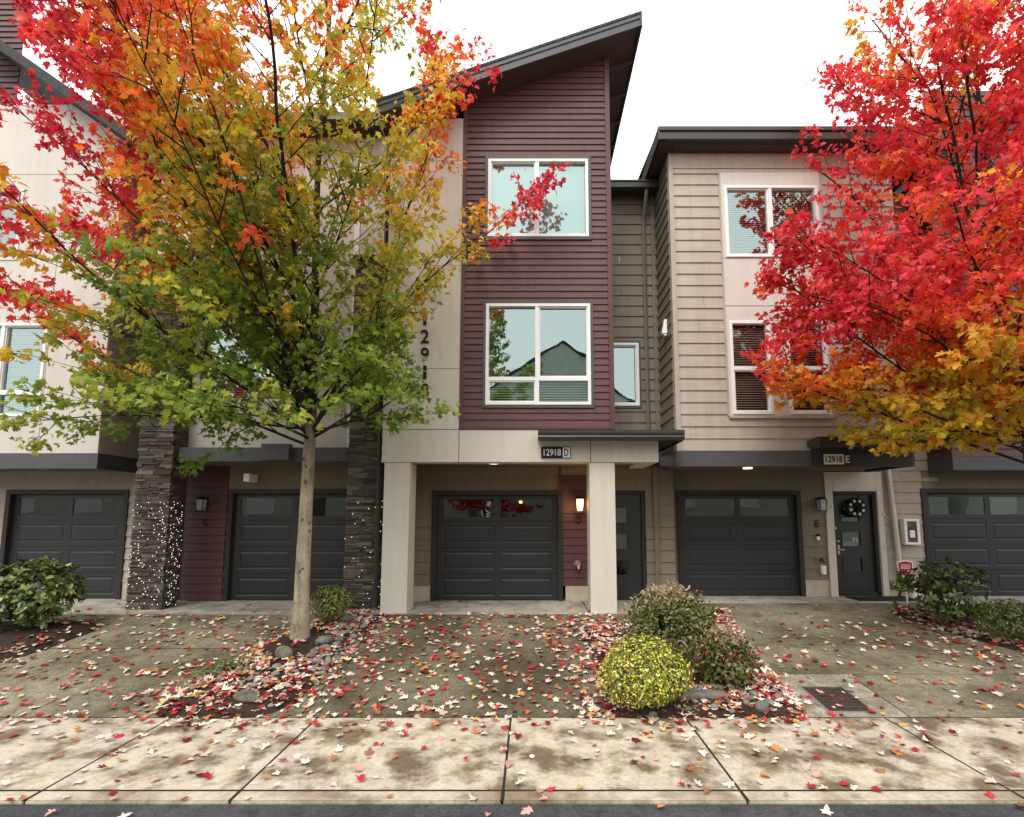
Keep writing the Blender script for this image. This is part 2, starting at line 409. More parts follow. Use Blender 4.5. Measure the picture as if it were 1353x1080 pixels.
def entry_door(house, x0, x1, z0, z1, Y, hinge_right=True, casing=None):
    panes = []; w = x1-x0; H = z1-z0
    ops = []
    for k in range(3):
        a = z0+H*(.20+.255*k); ops.append((x0+w*.16, x1-w*.30, a, a+H*.165))
    d = MB()
    for (p, q, r_, s_) in rsub((x0, x1, z0, z1), ops): d.box(p, q, Y, Y+.045, r_, s_)
    o = d.build('entry_door', M['charcoal'], house)
    for r in ops:
        f = MB(); t = .025
        f.box(r[0], r[0]+t, Y-.012, Y+.03, r[2], r[3]); f.box(r[1]-t, r[1], Y-.012, Y+.03, r[2], r[3])
        f.box(r[0]+t, r[1]-t, Y-.012, Y+.03, r[2], r[2]+t); f.box(r[0]+t, r[1]-t, Y-.012, Y+.03, r[3]-t, r[3])
        f.build('pane_frame', M['charcoal'], o, bevel=.004)
        g = MB(); g.quad((r[0], Y+.02, r[2]), (r[1], Y+.02, r[2]), (r[1], Y+.02, r[3]), (r[0], Y+.02, r[3])); g.build('pane', M['glass_mid'], o)
    f = MB(); fo = .07
    f.box(x0-fo, x0-.004, Y-.07, Y+.05, z0, z1+fo); f.box(x1+.004, x1+fo, Y-.07, Y+.05, z0, z1+fo); f.box(x0-.004, x1+.004, Y-.07, Y+.05, z1+.004, z1+fo)
    f.box(x0-.004, x1+.004, Y-.06, Y+.05, z0-.05, z0-.004)
    f.build('door_frame', M['dark_trim'], o, bevel=.005)
    hd = MB(); hx = x0+.055; hz = z0+H*.43
    hd.box(hx-.02, hx+.02, Y-.012, Y, hz-.10, hz+.10); hd.tube([(hx, Y-.01, hz), (hx, Y-.05, hz), (hx+.10, Y-.05, hz)], .010, 8)
    hd.lathe((hx, Y-.0, hz+.18), [(.028, 0), (.028, .012), (.02, .02)], 12, 'y')
    hd.build('handle', M['metal'], o)
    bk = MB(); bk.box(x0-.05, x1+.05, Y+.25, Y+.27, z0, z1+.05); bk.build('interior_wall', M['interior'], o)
    return (x0-fo, x1+fo, z0-.05, z1+fo)

def text_mesh(s, name, mat, x0, z0, hgt, Y, parent=None, width=None, depth=.006, bold=.0):
    cu = bpy.data.curves.new(name, 'FONT'); cu.body = s; cu.size = 1; cu.extrude = .01; cu.offset = bold
    tmp = bpy.data.objects.new(name+'_tmp', cu); COL.objects.link(tmp)
    me = bpy.data.meshes.new_from_object(tmp.evaluated_get(bpy.context.evaluated_depsgraph_get()))
    bpy.data.objects.remove(tmp); bpy.data.curves.remove(cu)
    co = np.zeros(len(me.vertices)*3); me.vertices.foreach_get('co', co); co = co.reshape(-1, 3)
    mn, mx = co.min(0), co.max(0); sz = mx-mn
    sy = hgt/sz[1]; sx = (width/sz[0]) if width else sy
    out = np.stack([x0+(co[:, 0]-mn[0])*sx, Y-(co[:, 2]-mn[2])/max(sz[2], 1e-6)*depth, z0+(co[:, 1]-mn[1])*sy], 1)
    me.vertices.foreach_set('co', out.ravel()); me.update(); me.name = name
    me.materials.clear(); me.materials.append(mat)
    o = bpy.data.objects.new(name, me); COL.objects.link(o)
    if parent is not None: o.parent = parent; o.matrix_parent_inverse = parent_world(parent).inverted()
    return o

# ------------------------------------------------------------------ depth planes
YG, YC, YE, YGE, YK = 10.52, 9.24, 9.62, 11.10, 10.70
YGB, YB = 10.73, 9.72
YF = 10.45
YPIER, YWC = 9.55, 9.95
EX = .128; EXW = .232

# ================================================================== TOWNHOUSE D (burgundy bay)
D = thing('townhouse', 'townhouse with burgundy clapboard bay, cream columns and steep sloping roof', 'townhouse', (P(700, 700, YC)[0], YC, 0))
zb = P(700, 611, YC)[1]                       # beam underside
zp = P(700, 568, YC)[1]                       # bottom of burgundy bay
xL = P(505, 600, YC)[0]; xP0 = P(607, 560, YC)[0]; xP1 = P(812, 560, YC)[0]; xBe = P(870, 600, YC)[0]
YR = YC-.55                                   # front rake plane
xr1, zr1 = P(848, 14, YR); xr0, zr0 = P(497, 131, YR)
slope = (zr1-zr0)/(xr1-xr0)
def roof_z(x): return zr0+slope*(x-xr0)      # top surface
TH = .26
def sof_z(x): return roof_z(x)-TH
wu = rect(645, 213, 777, 315, YC); wl = rect(642, 403, 780, 536, YC)
s = MB(); lap(s, front(YC-.02), xP0+.07, xP1-.09, zp+.05, sof_z(xP1)+.1, EX, [op(wu, .05), op(wl, .05)], .024, lambda z: xP0+.07 if z < sof_z(xP0)-.1 else (z-(zr0-TH))/slope+xr0-.05)
s.build('burgundy_siding', M['burgundy'], D)
s = MB(); s.box(xP1-.09, xP1, YC-.055, YC+.05, zp, sof_z(xP1)+.1)
s.box(xP0, xP0+.07, YC-.052, YC+.04, zp, sof_z(xP0)+.05)
s.box(xP0+.07, xP1-.09, YC-.052, YC+.04, zp, zp+.05); s.build('corner_board', M['burgundy'], D, bevel=.005)
# right return of the bay
s = MB(); lap(s, Fr((xP1-.03, YC), (0, 1), (1, 0)), 0.05, 2.0, zp, sof_z(xP1)+.1, EX); s.build('side_siding', M['burgundy'], D)
# cream panels on the left + beam
s = MB(); fr = front(YC)
zj = [zb, zp, P(560, 488, YC)[1], P(560, 352, YC)[1], P(560, 214, YC)[1]]
for a, b in zip(zj[1:], zj[2:]+[sof_z(xL)+.25]): panels(s, fr, [xL, xP0-.004], [a+.005, b-.005], th=.03)
s.build('cream_wall', M['cream'], D)
s = MB(); xs = [xL, xP0, P(780, 590, YC)[0], xBe]
for a, b in zip(xs, xs[1:]): s.box(a+.005, b-.005, YC-.03, YC+.32, zb, zp-.006)
s.build('beam', M['cream'], D, bevel=.004)
s = MB(); s.box(xBe-.3, xBe-.012, YC+.33, YG-.05, zb, zp-.006); s.build('beam', M['cream'], D)
# window wells
window(D, wu, YC-.02, cols=(.49,), trim=.055, blind='shade', blind_z=(wu[2], wu[3]))
window(D, wl, YC-.02, cols=(.49,), rows=(.255,), trim=.055, blind='slats', blind_z=(wl[2]+.05, wl[2]+.25*(wl[3]-wl[2])))
# columns
cw = .46
x0 = P(503, 790, YC)[0]; s = MB(); s.box(x0, x0+cw, YC-.012, YC+.50, -.01, zb-.006); s.box(x0+.09, x0+cw+.004, YC-.018, YC+.505, -.01, -.005)
s.build('column', M['cream'], D, bevel=.008)
x0 = P(780.5, 790, YC)[0]; s = MB(); s.box(x0, x0+cw, YC-.012, YC+.46, -.01, zb-.006); s.build('column', M['cream'], D, bevel=.008)
# ceiling of the car port
s = MB(); s.box(xL, xBe-.32, YC+.33, YG, zb+.05, zb+.08); s.box(xBe-.30, xBe-.02, YC+.33, YG, zb+.04, zb+.07); s.build('ceiling', M['ceiling'], D)
s = MB(); cx, _ = P(652, 617, 9.75); s.lathe((cx, 9.75, zb+.02), [(.09, .0), (.085, .03)], 20); s.build('ceiling_light', M['downlight'], D)
# ground floor wall
xg0, xg1 = P(577, 720, YG)[0], P(737, 720, YG)[0]
hole = garage_door(D, xg0, xg1, .0, 2.10, YG+.05)
xd0, xd1 = P(806, 720, YG)[0], P(849, 720, YG)[0]
dh = entry_door(D, xd0-.22, xd1, .05, 2.13, YG+.10)
xs0, xs1 = P(742, 720, YG)[0], P(800, 720, YG)[0]
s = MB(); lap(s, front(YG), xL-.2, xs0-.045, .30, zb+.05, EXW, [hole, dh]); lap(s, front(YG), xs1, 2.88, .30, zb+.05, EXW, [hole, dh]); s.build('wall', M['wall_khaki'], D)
s = MB(); lap(s, front(YG), xs0+.0, xs1-.004, .30, zb+.05, EX*1.25, [hole, dh]); s.build('burgundy_siding', M['burgundy'], D)
s = MB(); s.box(xs0-.044, xs0-.004, YG-.045, YG, .0, zb+.05); s.build('corner_board', M['burgundy'], D)
for a, b in ((xL-.2, hole[0]-.004), (hole[1]+.05, dh[0]-.004), (dh[1]+.004, 2.88)): s = MB(); s.box(a, b, YG-.015, YG+.05, -.02, .296); s.build('foundation', M['foundation'], D)
s = MB(); s.box(xL, 2.8, YG-.035, YG, zb-.12, zb+.04)
s.build('frieze_board', M['wall_khaki'], D)
# roof slab
s = MB(); yb = 16.5; A = .0
x0, x1 = xr0, xr1
s.hexa([(x0, YR, roof_z(x0)-.05), (x1, YR, roof_z(x1)-.05), (x1, yb, roof_z(x1)-.05), (x0, yb, roof_z(x0)-.05), (x0, YR, roof_z(x0)), (x1, YR, roof_z(x1)), (x1, yb, roof_z(x1)), (x0, yb, roof_z(x0))])
R = s.build('roof', M['roof'], D)
s = MB()
for (ya, yb_, d0, d1) in ((YR+.03, YR+.07, .055, .27), (YR+.012, YR+.03, .052, .13)):
    s.hexa([(x0, ya, roof_z(x0)-d1), (x1-.03, ya, roof_z(x1-.03)-d1), (x1-.03, yb_, roof_z(x1-.03)-d1), (x0, yb_, roof_z(x0)-d1),
            (x0, ya, roof_z(x0)-d0), (x1-.03, ya, roof_z(x1-.03)-d0), (x1-.03, yb_, roof_z(x1-.03)-d0), (x0, yb_, roof_z(x0)-d0)])
s.box(x1-.03, x1+.01, YR+.005, yb, roof_z(x1)-.30, roof_z(x1)-.052)
s.build('fascia', M['band'], R)
s = MB(); dz = .235
s.hexa([(x0+.05, YR+.075, roof_z(x0+.05)-dz-.03), (x1-.035, YR+.075, roof_z(x1-.035)-dz-.03), (x1-.035, yb, roof_z(x1-.035)-dz-.03), (x0+.05, yb, roof_z(x0+.05)-dz-.03),
        (x0+.05, YR+.075, roof_z(x0+.05)-dz), (x1-.035, YR+.075, roof_z(x1-.035)-dz), (x1-.035, yb, roof_z(x1-.035)-dz), (x0+.05, yb, roof_z(x0+.05)-dz)])
for k in range(8):
    y = YC+.2+k*.8; xa, xb = xP1+.01, x1-.04
    s.hexa([(xa, y, roof_z(xa)-dz-.11), (xb, y, roof_z(xb)-dz-.09), (xb, y+.05, roof_z(xb)-dz-.09), (xa, y+.05, roof_z(xa)-dz-.11),
            (xa, y, roof_z(xa)-dz-.032), (xb, y, roof_z(xb)-dz-.032), (xb, y+.05, roof_z(xb)-dz-.032), (xa, y+.05, roof_z(xa)-dz-.032)])
s.build('soffit', M['soffit'], R)
# shell (rooms behind)
s = MB(); s.box(xL+.02, xP1-.06, YC+.42, 16, zb+.1, zr0-.4); s.box(xL-.2, 2.86, YG+1.0, 16, -.02, zb+.1)
s.hexa([(xL+.02, YC+.42, zr0-.42), (xP1-.06, YC+.42, zr0-.42), (xP1-.06, 16, zr0-.42), (xL+.02, 16, zr0-.42), (xL+.02, YC+.42, sof_z(xL)-.02), (xP1-.06, YC+.42, sof_z(xP1-.06)-.02), (xP1-.06, 16, sof_z(xP1-.06)-.02), (xL+.02, 16, sof_z(xL)-.02)])
s.build('rear_wall', M['interior'], D)
s = MB(); lap(s, Fr((xL, YC+.03), (0, 1), (-1, 0)), 0, 3, zb, sof_z(xL)+.2, EXW); s.build('side_siding', M['tan'], D)
# canopy over the entry
yq = YC-.42; cx0 = P(711, 575, yq)[0]; cx1 = P(905, 575, yq)[0]; cz1 = P(800, 568, yq)[1]; cz0 = P(800, 581, yq)[1]
s = MB(); s.box(cx0, cx1, yq+.13, YC-.06, cz0+.03, cz1-.01); s.box(xP1+.02, cx1, YC-.06, YK-.03, cz0+.03, cz1-.01)
K = s.build('canopy', M['soffit'], D)
s = MB(); prof = [(0, 0), (.10, 0), (.125, .05), (.115, .075), (.13, .12), (.13, cz1-cz0), (0, cz1-cz0)]
for i in range(len(prof)):
    a, b = prof[i], prof[(i+1) % len(prof)]
    s.quad((cx0, yq+.13-a[0], cz0+a[1]), (cx1, yq+.13-a[0], cz0+a[1]), (cx1, yq+.13-b[0], cz0+b[1]), (cx0, yq+.13-b[0], cz0+b[1]))
for x in (cx0, cx1): s.poly([(x, yq+.13-a, cz0+b) for a, b in prof])
s.box(cx1-.02, cx1, yq+.132, YK-.05, cz0-.01, cz1)
s.build('gutter', M['gutter'], K)
# recessed khaki wall between the bay and its neighbour
sw = rect(790, 454, 844, 537, YK)
xk0, xk1 = xP1-.3, P(893, 560, YE)[0]
zk = P(840, 250, YK-.3)[1]
s = MB(); lap(s, front(YK), xk0, xk1-.02, zp-.3, zk+.1, EXW, [op(sw, .04)], .026); s.build('khaki_siding', M['khaki'], D)
window(D, sw, YK, trim=.05, blind='slats', blind_z=(sw[2]+.05, sw[2]+.28))
s = MB(); a, b = P(808, 240, YK-.30)[0], P(876, 240, YK-.30)[0]; z1_ = P(840, 238, YK-.42)[1]
s.box(a-.1, b+.05, YK-.42, YK-.30, z1_-.16, z1_); s.box(a-.1, b+.05, YK-.44, YK-.42, z1_-.04, z1_+.002); s.build('gutter', M['gutter'], D, bevel=.008)
s = MB(); s.box(a-.1, b+.05, YK-.295, YK+.5, z1_-.10, z1_-.05); s.build('eave_soffit', M['soffit'], D)
s = MB(); dx, _ = P(853, 400, YK-.1)
s.tube([(dx+.02, YK-.34, z1_-.1), (dx+.02, YK-.34, z1_-.25), (dx, YK-.10, z1_-.72), (dx, YK-.09, z1_-.9), (dx, YK-.09, zp-.2)], .04, 4); s.build('downspout', M['khaki'], D)
s = MB(); s.box(P(868, 560, YK)[0]-.03, P(868, 560, YK)[0]+.03, YK-.045, YK-.0, zp-.1, zk+.1); s.build('corner_board', M['khaki'], D)
dx = P(868, 700, YG-.1)[0]
s = MB(); s.tube([(dx, YG-.09, zb+.04), (dx, YG-.09, .08), (dx, YG-.22, .02)], .045, 4); s.build('downspout', M['wall_khaki'], D)

# ================================================================== TOWNHOUSE E (tan)
E = thing('townhouse', 'tan lap-sided townhouse with wreathed dark door, right of the burgundy bay', 'townhouse', (P(1000, 700, YE)[0], YE, 0))
xe0, xe1 = P(893, 570, YE)[0], P(1203, 570, YE)[0]
zc = P(1000, 617, YE)[1]; zbt = P(1000, 598, YE)[1]
YEG = YE-.38
zgt = P(1000, 168, YEG)[1]; zgb = P(1000, 184, YEG)[1]; ztop = zgb+.0
pu = rect(957, 247, 1081, 341, YE); pl1 = rect(965, 425, 1018, 548, YE); pl2 = rect(1040, 425, 1093, 548, YE)
xpa, xpb = pu[0]-.055, pu[1]+.06
zpa, zpb = pl1[2]-.03, P(1000, 229, YE)[1]
s = MB(); zf = P(1000, 224, YE)[1]
lap(s, front(YE), xe0+.09, xe1, zbt+.03, zf, EXW, [(xpa, xpb, zpa, zpb)]); s.build('tan_siding', M['tan'], E)
s = MB(); s.box(xe0+.09, xe1, YE-.03, YE+.02, zf+.005, zgb+.02); s.build('frieze_board', M['tan'], E)
s = MB(); s.box(xe0, xe0+.09, YE-.034, YE+.06, zbt, zgb+.02); s.box(xpa-.04, xpa-.002, YE-.032, YE+.02, zpa, zpb); s.box(xpb+.002, xpb+.04, YE-.032, YE+.02, zpa, zpb)
s.build('corner_board', M['tan'], E)
s = MB(); panels(s, front(YE), [xpa, xpb], [zpa, P(1000, 405, YE)[1], P(1000, 342, YE)[1], zpb], [op(pu, -.002), op(pl1, -.002), op(pl2, -.002)], .022, .014); s.build('window_panel', M['white_panel'], E)
s = MB(); s.box(xpa-.02, xpb+.03, YE-.06, YE-.0, zpa-.05, zpa-.004); s.build('window_sill', M['tan'], E)
window(E, pu, YE, cols=(.49,), blind='slats'); window(E, pl1, YE, rows=(.49,), blind='slats', glass='glass_clear'); window(E, pl2, YE, rows=(.49,), blind='slats', glass='glass_clear')
s = MB(); lap(s, Fr((xe0+.0, YE+.06), (0, 1), (-1, 0)), 0, YK-YE-.06+.6, zbt, zgb, EXW, (), .024); s.build('side_siding', M['khaki'], E)
# slate band under the bay and its ceiling
s = MB(); s.box(xe0-.03, xe1, YE-.06, YE+.05, zc, zbt+.02); s.box(xe0-.03, xe0+.06, YE+.05, YGE-.3, zc, zbt+.02); s.build('band', M['band'], E, bevel=.005)
s = MB(); s.box(xe0+.06, xe1, YE+.05, YGE, zc+.04, zc+.07); s.build('ceiling', M['ceiling'], E)
s = MB(); cx, _ = P(988, 622, 10.2); s.lathe((cx, 10.2, zc+.015), [(.09, 0), (.085, .03)], 20); s.build('ceiling_light', M['downlight'], E)
# ground floor
xg0, xg1 = P(901, 720, YGE)[0], P(1054, 720, YGE)[0]; hole = garage_door(E, xg0, xg1, 0, 2.13, YGE+.05)
xd0, xd1 = P(1107, 720, YGE)[0], P(1157, 720, YGE)[0]; dh = entry_door(E, xd0, xd1, .08, 2.14, YGE+.08)
ca = .16
s = MB(); cas = (dh[0]-ca, dh[1]+ca*.75, -.0, dh[3]+.42)
s.box(cas[0], dh[0]-.002, YGE-.05, YGE+.02, 0, cas[3]); s.box(dh[1]+.002, cas[1], YGE-.05, YGE+.02, 0, cas[3]); s.box(dh[0]-.002, dh[1]+.002, YGE-.05, YGE+.02, dh[3]+.002, cas[3])
s.build('door_casing', M['cream_trim'], E, bevel=.005)
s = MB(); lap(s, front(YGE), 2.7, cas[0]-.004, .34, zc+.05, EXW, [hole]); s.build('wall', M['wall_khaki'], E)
xe2 = P(1222, 700, YGE)[0]
xfd = P(1227, 720, YGE)[0]-.104
s = MB(); lap(s, front(YGE), cas[1]+.004, xe2+.35, .34, zgb+.1, EXW, [(xfd, xe2+1, .0, 2.274)]); s.build('tan_siding', M['tan'], E)
for a, b in ((2.7, hole[0]-.004), (hole[1]+.004, cas[0]-.004), (cas[1]+.004, xfd)): s = MB(); s.box(a, b, YGE-.015, YGE+.05, -.02, .336); s.build('foundation', M['foundation'], E)
# downspout with its curved foot
dx, _ = P(1184, 700, YGE-.1)
s = MB(); pts = [(P(1173, 618, YGE-.1)[0], YGE-.10, zc+.1), (dx, YGE-.10, 1.2), (dx+.02, YGE-.10, .55), (dx+.06, YGE-.10, .36), (dx+.16, YGE-.10, .24), (dx+.34, YGE-.10, .20)]
s.tube(pts, .05, 8); s.build('downspout', M['cream_trim'], E, smoothed=True)
# roof
xo = P(870, 168, YEG)[0]; xr = P(1230, 180, YEG)[0]+.4
s = MB(); s.hexa([(xo, YEG+.1, zgt-.06), (xr, YEG+.1, zgt-.06), (xr, 16, zgt+.9), (xo, 16, zgt+.9), (xo, YEG+.1, zgt-.01), (xr, YEG+.1, zgt-.01), (xr, 16, zgt+.95), (xo, 16, zgt+.95)])
R = s.build('roof', M['roof'], E)
s = MB(); s.box(xo, xr, YEG, YEG+.12, zgb, zgt-.05); s.box(xo-.004, xr, YEG-.03, YEG, zgt-.09, zgt); s.box(xo-.01, xo+.02, YEG-.02, YE+2.2, zgb-.02, zgt+.01)
s.build('gutter', M['gutter'], R, bevel=.01)
s = MB(); s.box(xo+.03, xr, YEG+.125, YE+2.2, zgb-.03, zgb+.0)
for k in range(14): s.box(xo+.35+k*.42, xo+.37+k*.42, YEG+.13, YE-.04, zgb-.045, zgb-.031)
s.build('soffit', M['soffit'], R)
s = MB(); s.box(xe0+.05, xe1-.03, YE+.42, 16, zc+.1, zgb); s.box(2.9, xe2+.1, YGE+1.0, 16, -.02, zc+.1); s.box(xe1-.03, xe2+.3, YGE+.2, 16, zc, zgb); s.build('rear_wall', M['interior'], E)
# entry canopy
yq = YE-.46; cx0, cx1 = P(1083, 583, yq)[0], P(1232, 583, yq)[0]; cz1, cz0 = P(1150, 577, yq)[1], P(1150, 590, yq)[1]
xm = P(1203, 600, YE-.1)[0]
s = MB(); s.box(cx0+.05, xm, YE-.15, YE-.065, zc-.01, cz0+.05); s.box(xm-.09, xm, YE-.06, YGE-.35, zc-.01, cz0+.05)
K = s.build('canopy', M['dark_trim'], E, bevel=.005)
s = MB(); s.box(cx0, cx1, yq+.11, YE-.03, cz0+.04, cz1-.015); s.box(xm+.0, cx1, YE-.03, YGE-.3, cz0+.04, cz1-.015); s.build('canopy_deck', M['soffit'], K)
s = MB(); s.box(cx0, cx1, yq, yq+.11, cz0-.01, cz1-.02); s.box(cx0-.004, cx1, yq-.02, yq, cz1-.06, cz1); s.box(cx0-.02, cx0-.004, yq-.02, yq+.2, cz0-.03, cz1); s.box(cx1-.02, cx1, yq+.112, YGE-.3, cz0-.01, cz1)
s.build('gutter', M['gutter'], K, bevel=.006)

# ================================================================== TOWNHOUSE C (behind the left maple)
Cc = thing('townhouse', 'pale townhouse behind the left maple, with two stone piers', 'townhouse', (P(350, 700, YWC)[0], YWC, 0))
xc0, xc1 = P(189, 560, YWC)[0], xL-.02
zcb, zct = P(350, 612, YWC)[1], P(350, 594, YWC)[1]
YCG = YWC-.5; zg1, zg0 = P(350, 147, YCG)[1], P(350, 158, YCG)[1]
w1 = rect(262, 425, 398, 532, YWC); w2 = rect(272, 236, 402, 330, YWC)
s = MB(); panels(s, front(YWC), [xc0, P(250, 450, YWC)[0], P(412, 450, YWC)[0], xc1], [zct, P(350, 548, YWC)[1], P(350, 352, YWC)[1], zg0], [op(w1, .0), op(w2, .0)], .03)
s.build('wall', M['white_panel'], Cc)
window(Cc, w1, YWC-.0, cols=(.5,), rows=(.26,), blind='slats'); window(Cc, w2, YWC, cols=(.5,), blind='slats')
for u in (236, 466):
    s = MB(); x = P(u, 500, YWC)[0]; s.box(x-.05, x+.05, YWC-.06, YWC-.032, zct, zg0); s.build('corner_board', M['white'], Cc)
xq0, xq1 = P(226, 605, YPIER)[0], P(455, 605, YPIER)[0]+.03
s = MB(); s.box(xq0, xq1, YPIER+.10, YPIER+.2, zcb, zct); s.box(xc0, xc1, YPIER+.37, YG, zcb+.05, zct-.05); s.build('canopy', M['band'], Cc, bevel=.006)
s = MB(); s.box(P(343, 600, YWC-.5)[0], P(380, 600, YWC-.5)[0], YPIER-.06, YPIER+.095, zcb+.01, zct+.05); s.build('light_box', M['band'], Cc, bevel=.006)  # plain unlit grey block, part of the canopy band
s = MB(); s.box(xq0, xq1, YPIER+.205, YG, zcb+.0, zcb+.045); s.build('ceiling', M['ceiling'], Cc)
xg0, xg1 = P(306, 720, YG)[0], P(466, 720, YG)[0]; hole = garage_door(Cc, xg0, xg1, 0, 2.13, YG+.05)
xd0, xd1 = P(180, 720, YG)[0], P(240, 720, YG)[0]; dh = entry_door(Cc, xd0, xd1, .05, 2.1, YG+.12)
xs0, xs1 = P(250, 720, YG)[0], P(297, 720, YG)[0]
s = MB(); lap(s, front(YG), xs0-.12, xs1, .02, zcb+.05, EX*1.25, [hole, dh]); s.build('burgundy_siding', M['burgundy'], Cc)
s = MB(); lap(s, front(YG), hole[0]-.02, xL+.0, .02, zcb+.05, EXW, [hole]); s.build('beige_siding', M['wall_khaki'], Cc)
dx = P(246, 700, YG-.15)[0]
s = MB(); s.tube([(dx, YG-.3, zcb+.05), (dx, YG-.3, .1), (dx, YG-.42, .03)], .045, 8); s.build('downspout', M['maroon_pipe'], Cc)
dx = P(509, 500, YC+.1)[0]-.06
s = MB(); s.tube([(dx, YC+.10, zr0-.3), (dx, YC+.10, .1)], .045, 4); s.build('downspout', M['gutter'], Cc)
xo, xr = P(170, 150, YCG)[0], P(500, 150, YCG)[0]
s = MB(); s.hexa([(xo, YCG+.1, zg1-.05), (xr, YCG+.1, zg1-.05), (xr, 16, zg1+.8), (xo, 16, zg1+.8), (xo, YCG+.1, zg1), (xr, YCG+.1, zg1), (xr, 16, zg1+.86), (xo, 16, zg1+.86)])
R = s.build('roof', M['roof'], Cc)
s = MB(); s.box(xo, xr, YCG, YCG+.11, zg0, zg1-.01); s.build('gutter', M['gutter'], R, bevel=.01)
s = MB(); s.box(xo, xr, YCG+.115, YWC+1, zg0-.02, zg0+.02); s.build('soffit', M['soffit'], R)
s = MB(); s.box(xc0, xc1-.05, YWC+.42, 16, zcb+.1, zg0); s.box(xc0, xc1-.2, YG+1.0, 16, -.02, zcb+.1); s.build('rear_wall', M['interior'], Cc)
# small ceiling speaker box seen under the canopy
s = MB(); x, z = P(329, 631, YG-.25); s.box(x-.06, x+.06, YG-.35, YG-.03, z-.09, z+.07); s.build('flood_light', M['white'], Cc, bevel=.01)
def pier(x0, w, dep, ztop):
    s = MB(); rr = random.Random(int(abs(x0)*1000))
    def colr():
        t = rr.random(); g = rr.uniform(.75, 1.25)
        base = (.085, .068, .055) if t < .5 else (.15, .125, .10) if t < .8 else (.20, .165, .13) if t < .93 else (.05, .045, .042)
        return tuple(c*g for c in base)
    z = 0.
    while z < ztop:
        hh = rr.uniform(.028, .07)
        x = x0-rr.uniform(0, .015)
        while x < x0+w-.03:
            l = min(rr.uniform(.09, .34), x0+w-x+rr.uniform(0, .012)); p = rr.uniform(.0, .035)
            k = hh if rr.random() < .75 else hh*.5
            s.box(x+.002, x+l-.002, YPIER-p, YPIER+.05, z+.002, z+k-.002, colr())
            if k < hh: s.box(x+.002, x+l-.002, YPIER-rr.uniform(0, .03), YPIER+.05, z+k+.002, z+hh-.002, colr())
            x += l
        for side in (0, 1):
            y = YPIER+.052
            while y < YPIER+dep:
                l = min(rr.uniform(.08, .2), YPIER+dep-y+.01); p = rr.uniform(0, .022)
                if side: s.box(x0+w-.05, x0+w+p, y+.002, y+l-.002, z+.002, z+hh-.002, colr())
                else: s.box(x0-p, x0+.05, y+.002, y+l-.002, z+.002, z+hh-.002, colr())
                y += l
        z += hh
    s.box(x0+.02, x0+w-.02, YPIER+.02, YPIER+dep, 0, ztop, (.03, .026, .024))
    o = s.build('stone_pier', M['stone'], Cc)
    c = MB(); c.box(x0-.05, x0+w+.05, YPIER-.07, YPIER+dep+.05, z, z+.07); c.build('pier_cap', M['dark_trim'], o, bevel=.008)
    return z
zpt = P(480, 345, YPIER)[1]
xpl = P(171, 760, YPIER)[0]; wpl = P(217, 760, YPIER)[0]-xpl
pier(xpl, wpl, .36, zpt)
xpr = P(455, 760, YPIER)[0]; pier(xpr, P(499, 760, YPIER)[0]-xpr, .36, zpt)

# ================================================================== TOWNHOUSE B (far left)
B = thing('townhouse', 'townhouse at far left with cream panelled bay over a dark garage', 'townhouse', (P(60, 700, YB)[0], YB, 0))
xb1 = P(136, 545, YB)[0]; xb0 = P(-260, 545, YB)[0]
zbb, zbt2 = P(60, 620, YB)[1], P(60, 600, YB)[1]
YBR = YB-.5
qa = P(0, 52, YBR); qb = P(172, 172, YBR); sl = (qb[1]-qa[1])/(qb[0]-qa[0])
def rzB(x): return qa[1]+sl*(x-qa[0])
wb = rect(-68, 428, 60, 551, YB); wb2 = rect(-90, 252, 30, 345, YB)
zpb_ = P(60, 140, YB)[1]
s = MB(); panels(s, front(YB), [xb0, P(53, 580, YB)[0], xb1], [zbt2+.01, P(60, 408, YB)[1], P(60, 232, YB)[1], zpb_], [op(wb), op(wb2)], .03); s.build('cream_wall', M['white_panel'], B)
s = MB(); lap(s, front(YB), xb0, P(26, 100, YB)[0], zpb_, rzB(xb0)-.2, EX); s.build('burgundy_siding', M['burgundy'], B)
s = MB(); s.box(xb1-.06, xb1+.004, YB-.045, YB-.031, zbt2+.01, zpb_); s.build('corner_board', M['cream_trim'], B)
window(B, wb, YB, cols=(.54,), rows=(.25,), blind='slats'); window(B, wb2, YB, cols=(.5,), blind='slats')
s = MB(); fr = Fr((xb1-.001, YB), (0, 1), (1, 0)); panels(s, fr, [0, 1.1], [zbt2+.01, zbt2+2.6, zpb_], (), .004); s.build('side_wall', M['grey_side'], B)
s = MB(); s.box(xb0, xb1+.03, YB-.06, YB+.06, zbb, zbt2); s.box(xb1-.06, xb1+.03, YB+.06, YB+1.1, zbb, zbt2); s.build('band', M['band'], B, bevel=.005)
s = MB(); s.box(xb0, xb1-.06, YB+.06, YGB, zbb+.04, zbb+.07); s.build('ceiling', M['ceiling'], B)
s = MB(); x, _ = P(52, 625, YB+.3); s.lathe((x, YB+.35, zbb+.015), [(.09, 0), (.085, .03)], 20); s.build('ceiling_light', M['lamp_off'], B)
xg0, xg1 = P(10, 720, YGB)[0], P(160, 720, YGB)[0]; hole = garage_door(B, xg0, xg1, 0, 2.13, YGB+.05)
s = MB(); lap(s, front(YGB), xb0, P(200, 700, YGB)[0], .34, zbb+.05, EXW, [hole]); s.build('wall', M['tan'], B)
for a, b in ((hole[1]+.004, P(186, 700, YGB)[0]), (xb0, hole[0]-.004)): s = MB(); s.box(a, b, YGB-.015, YGB+.05, -.02, .336); s.build('foundation', M['foundation'], B)
s = MB(); x0, x1 = xb0, qb[0]
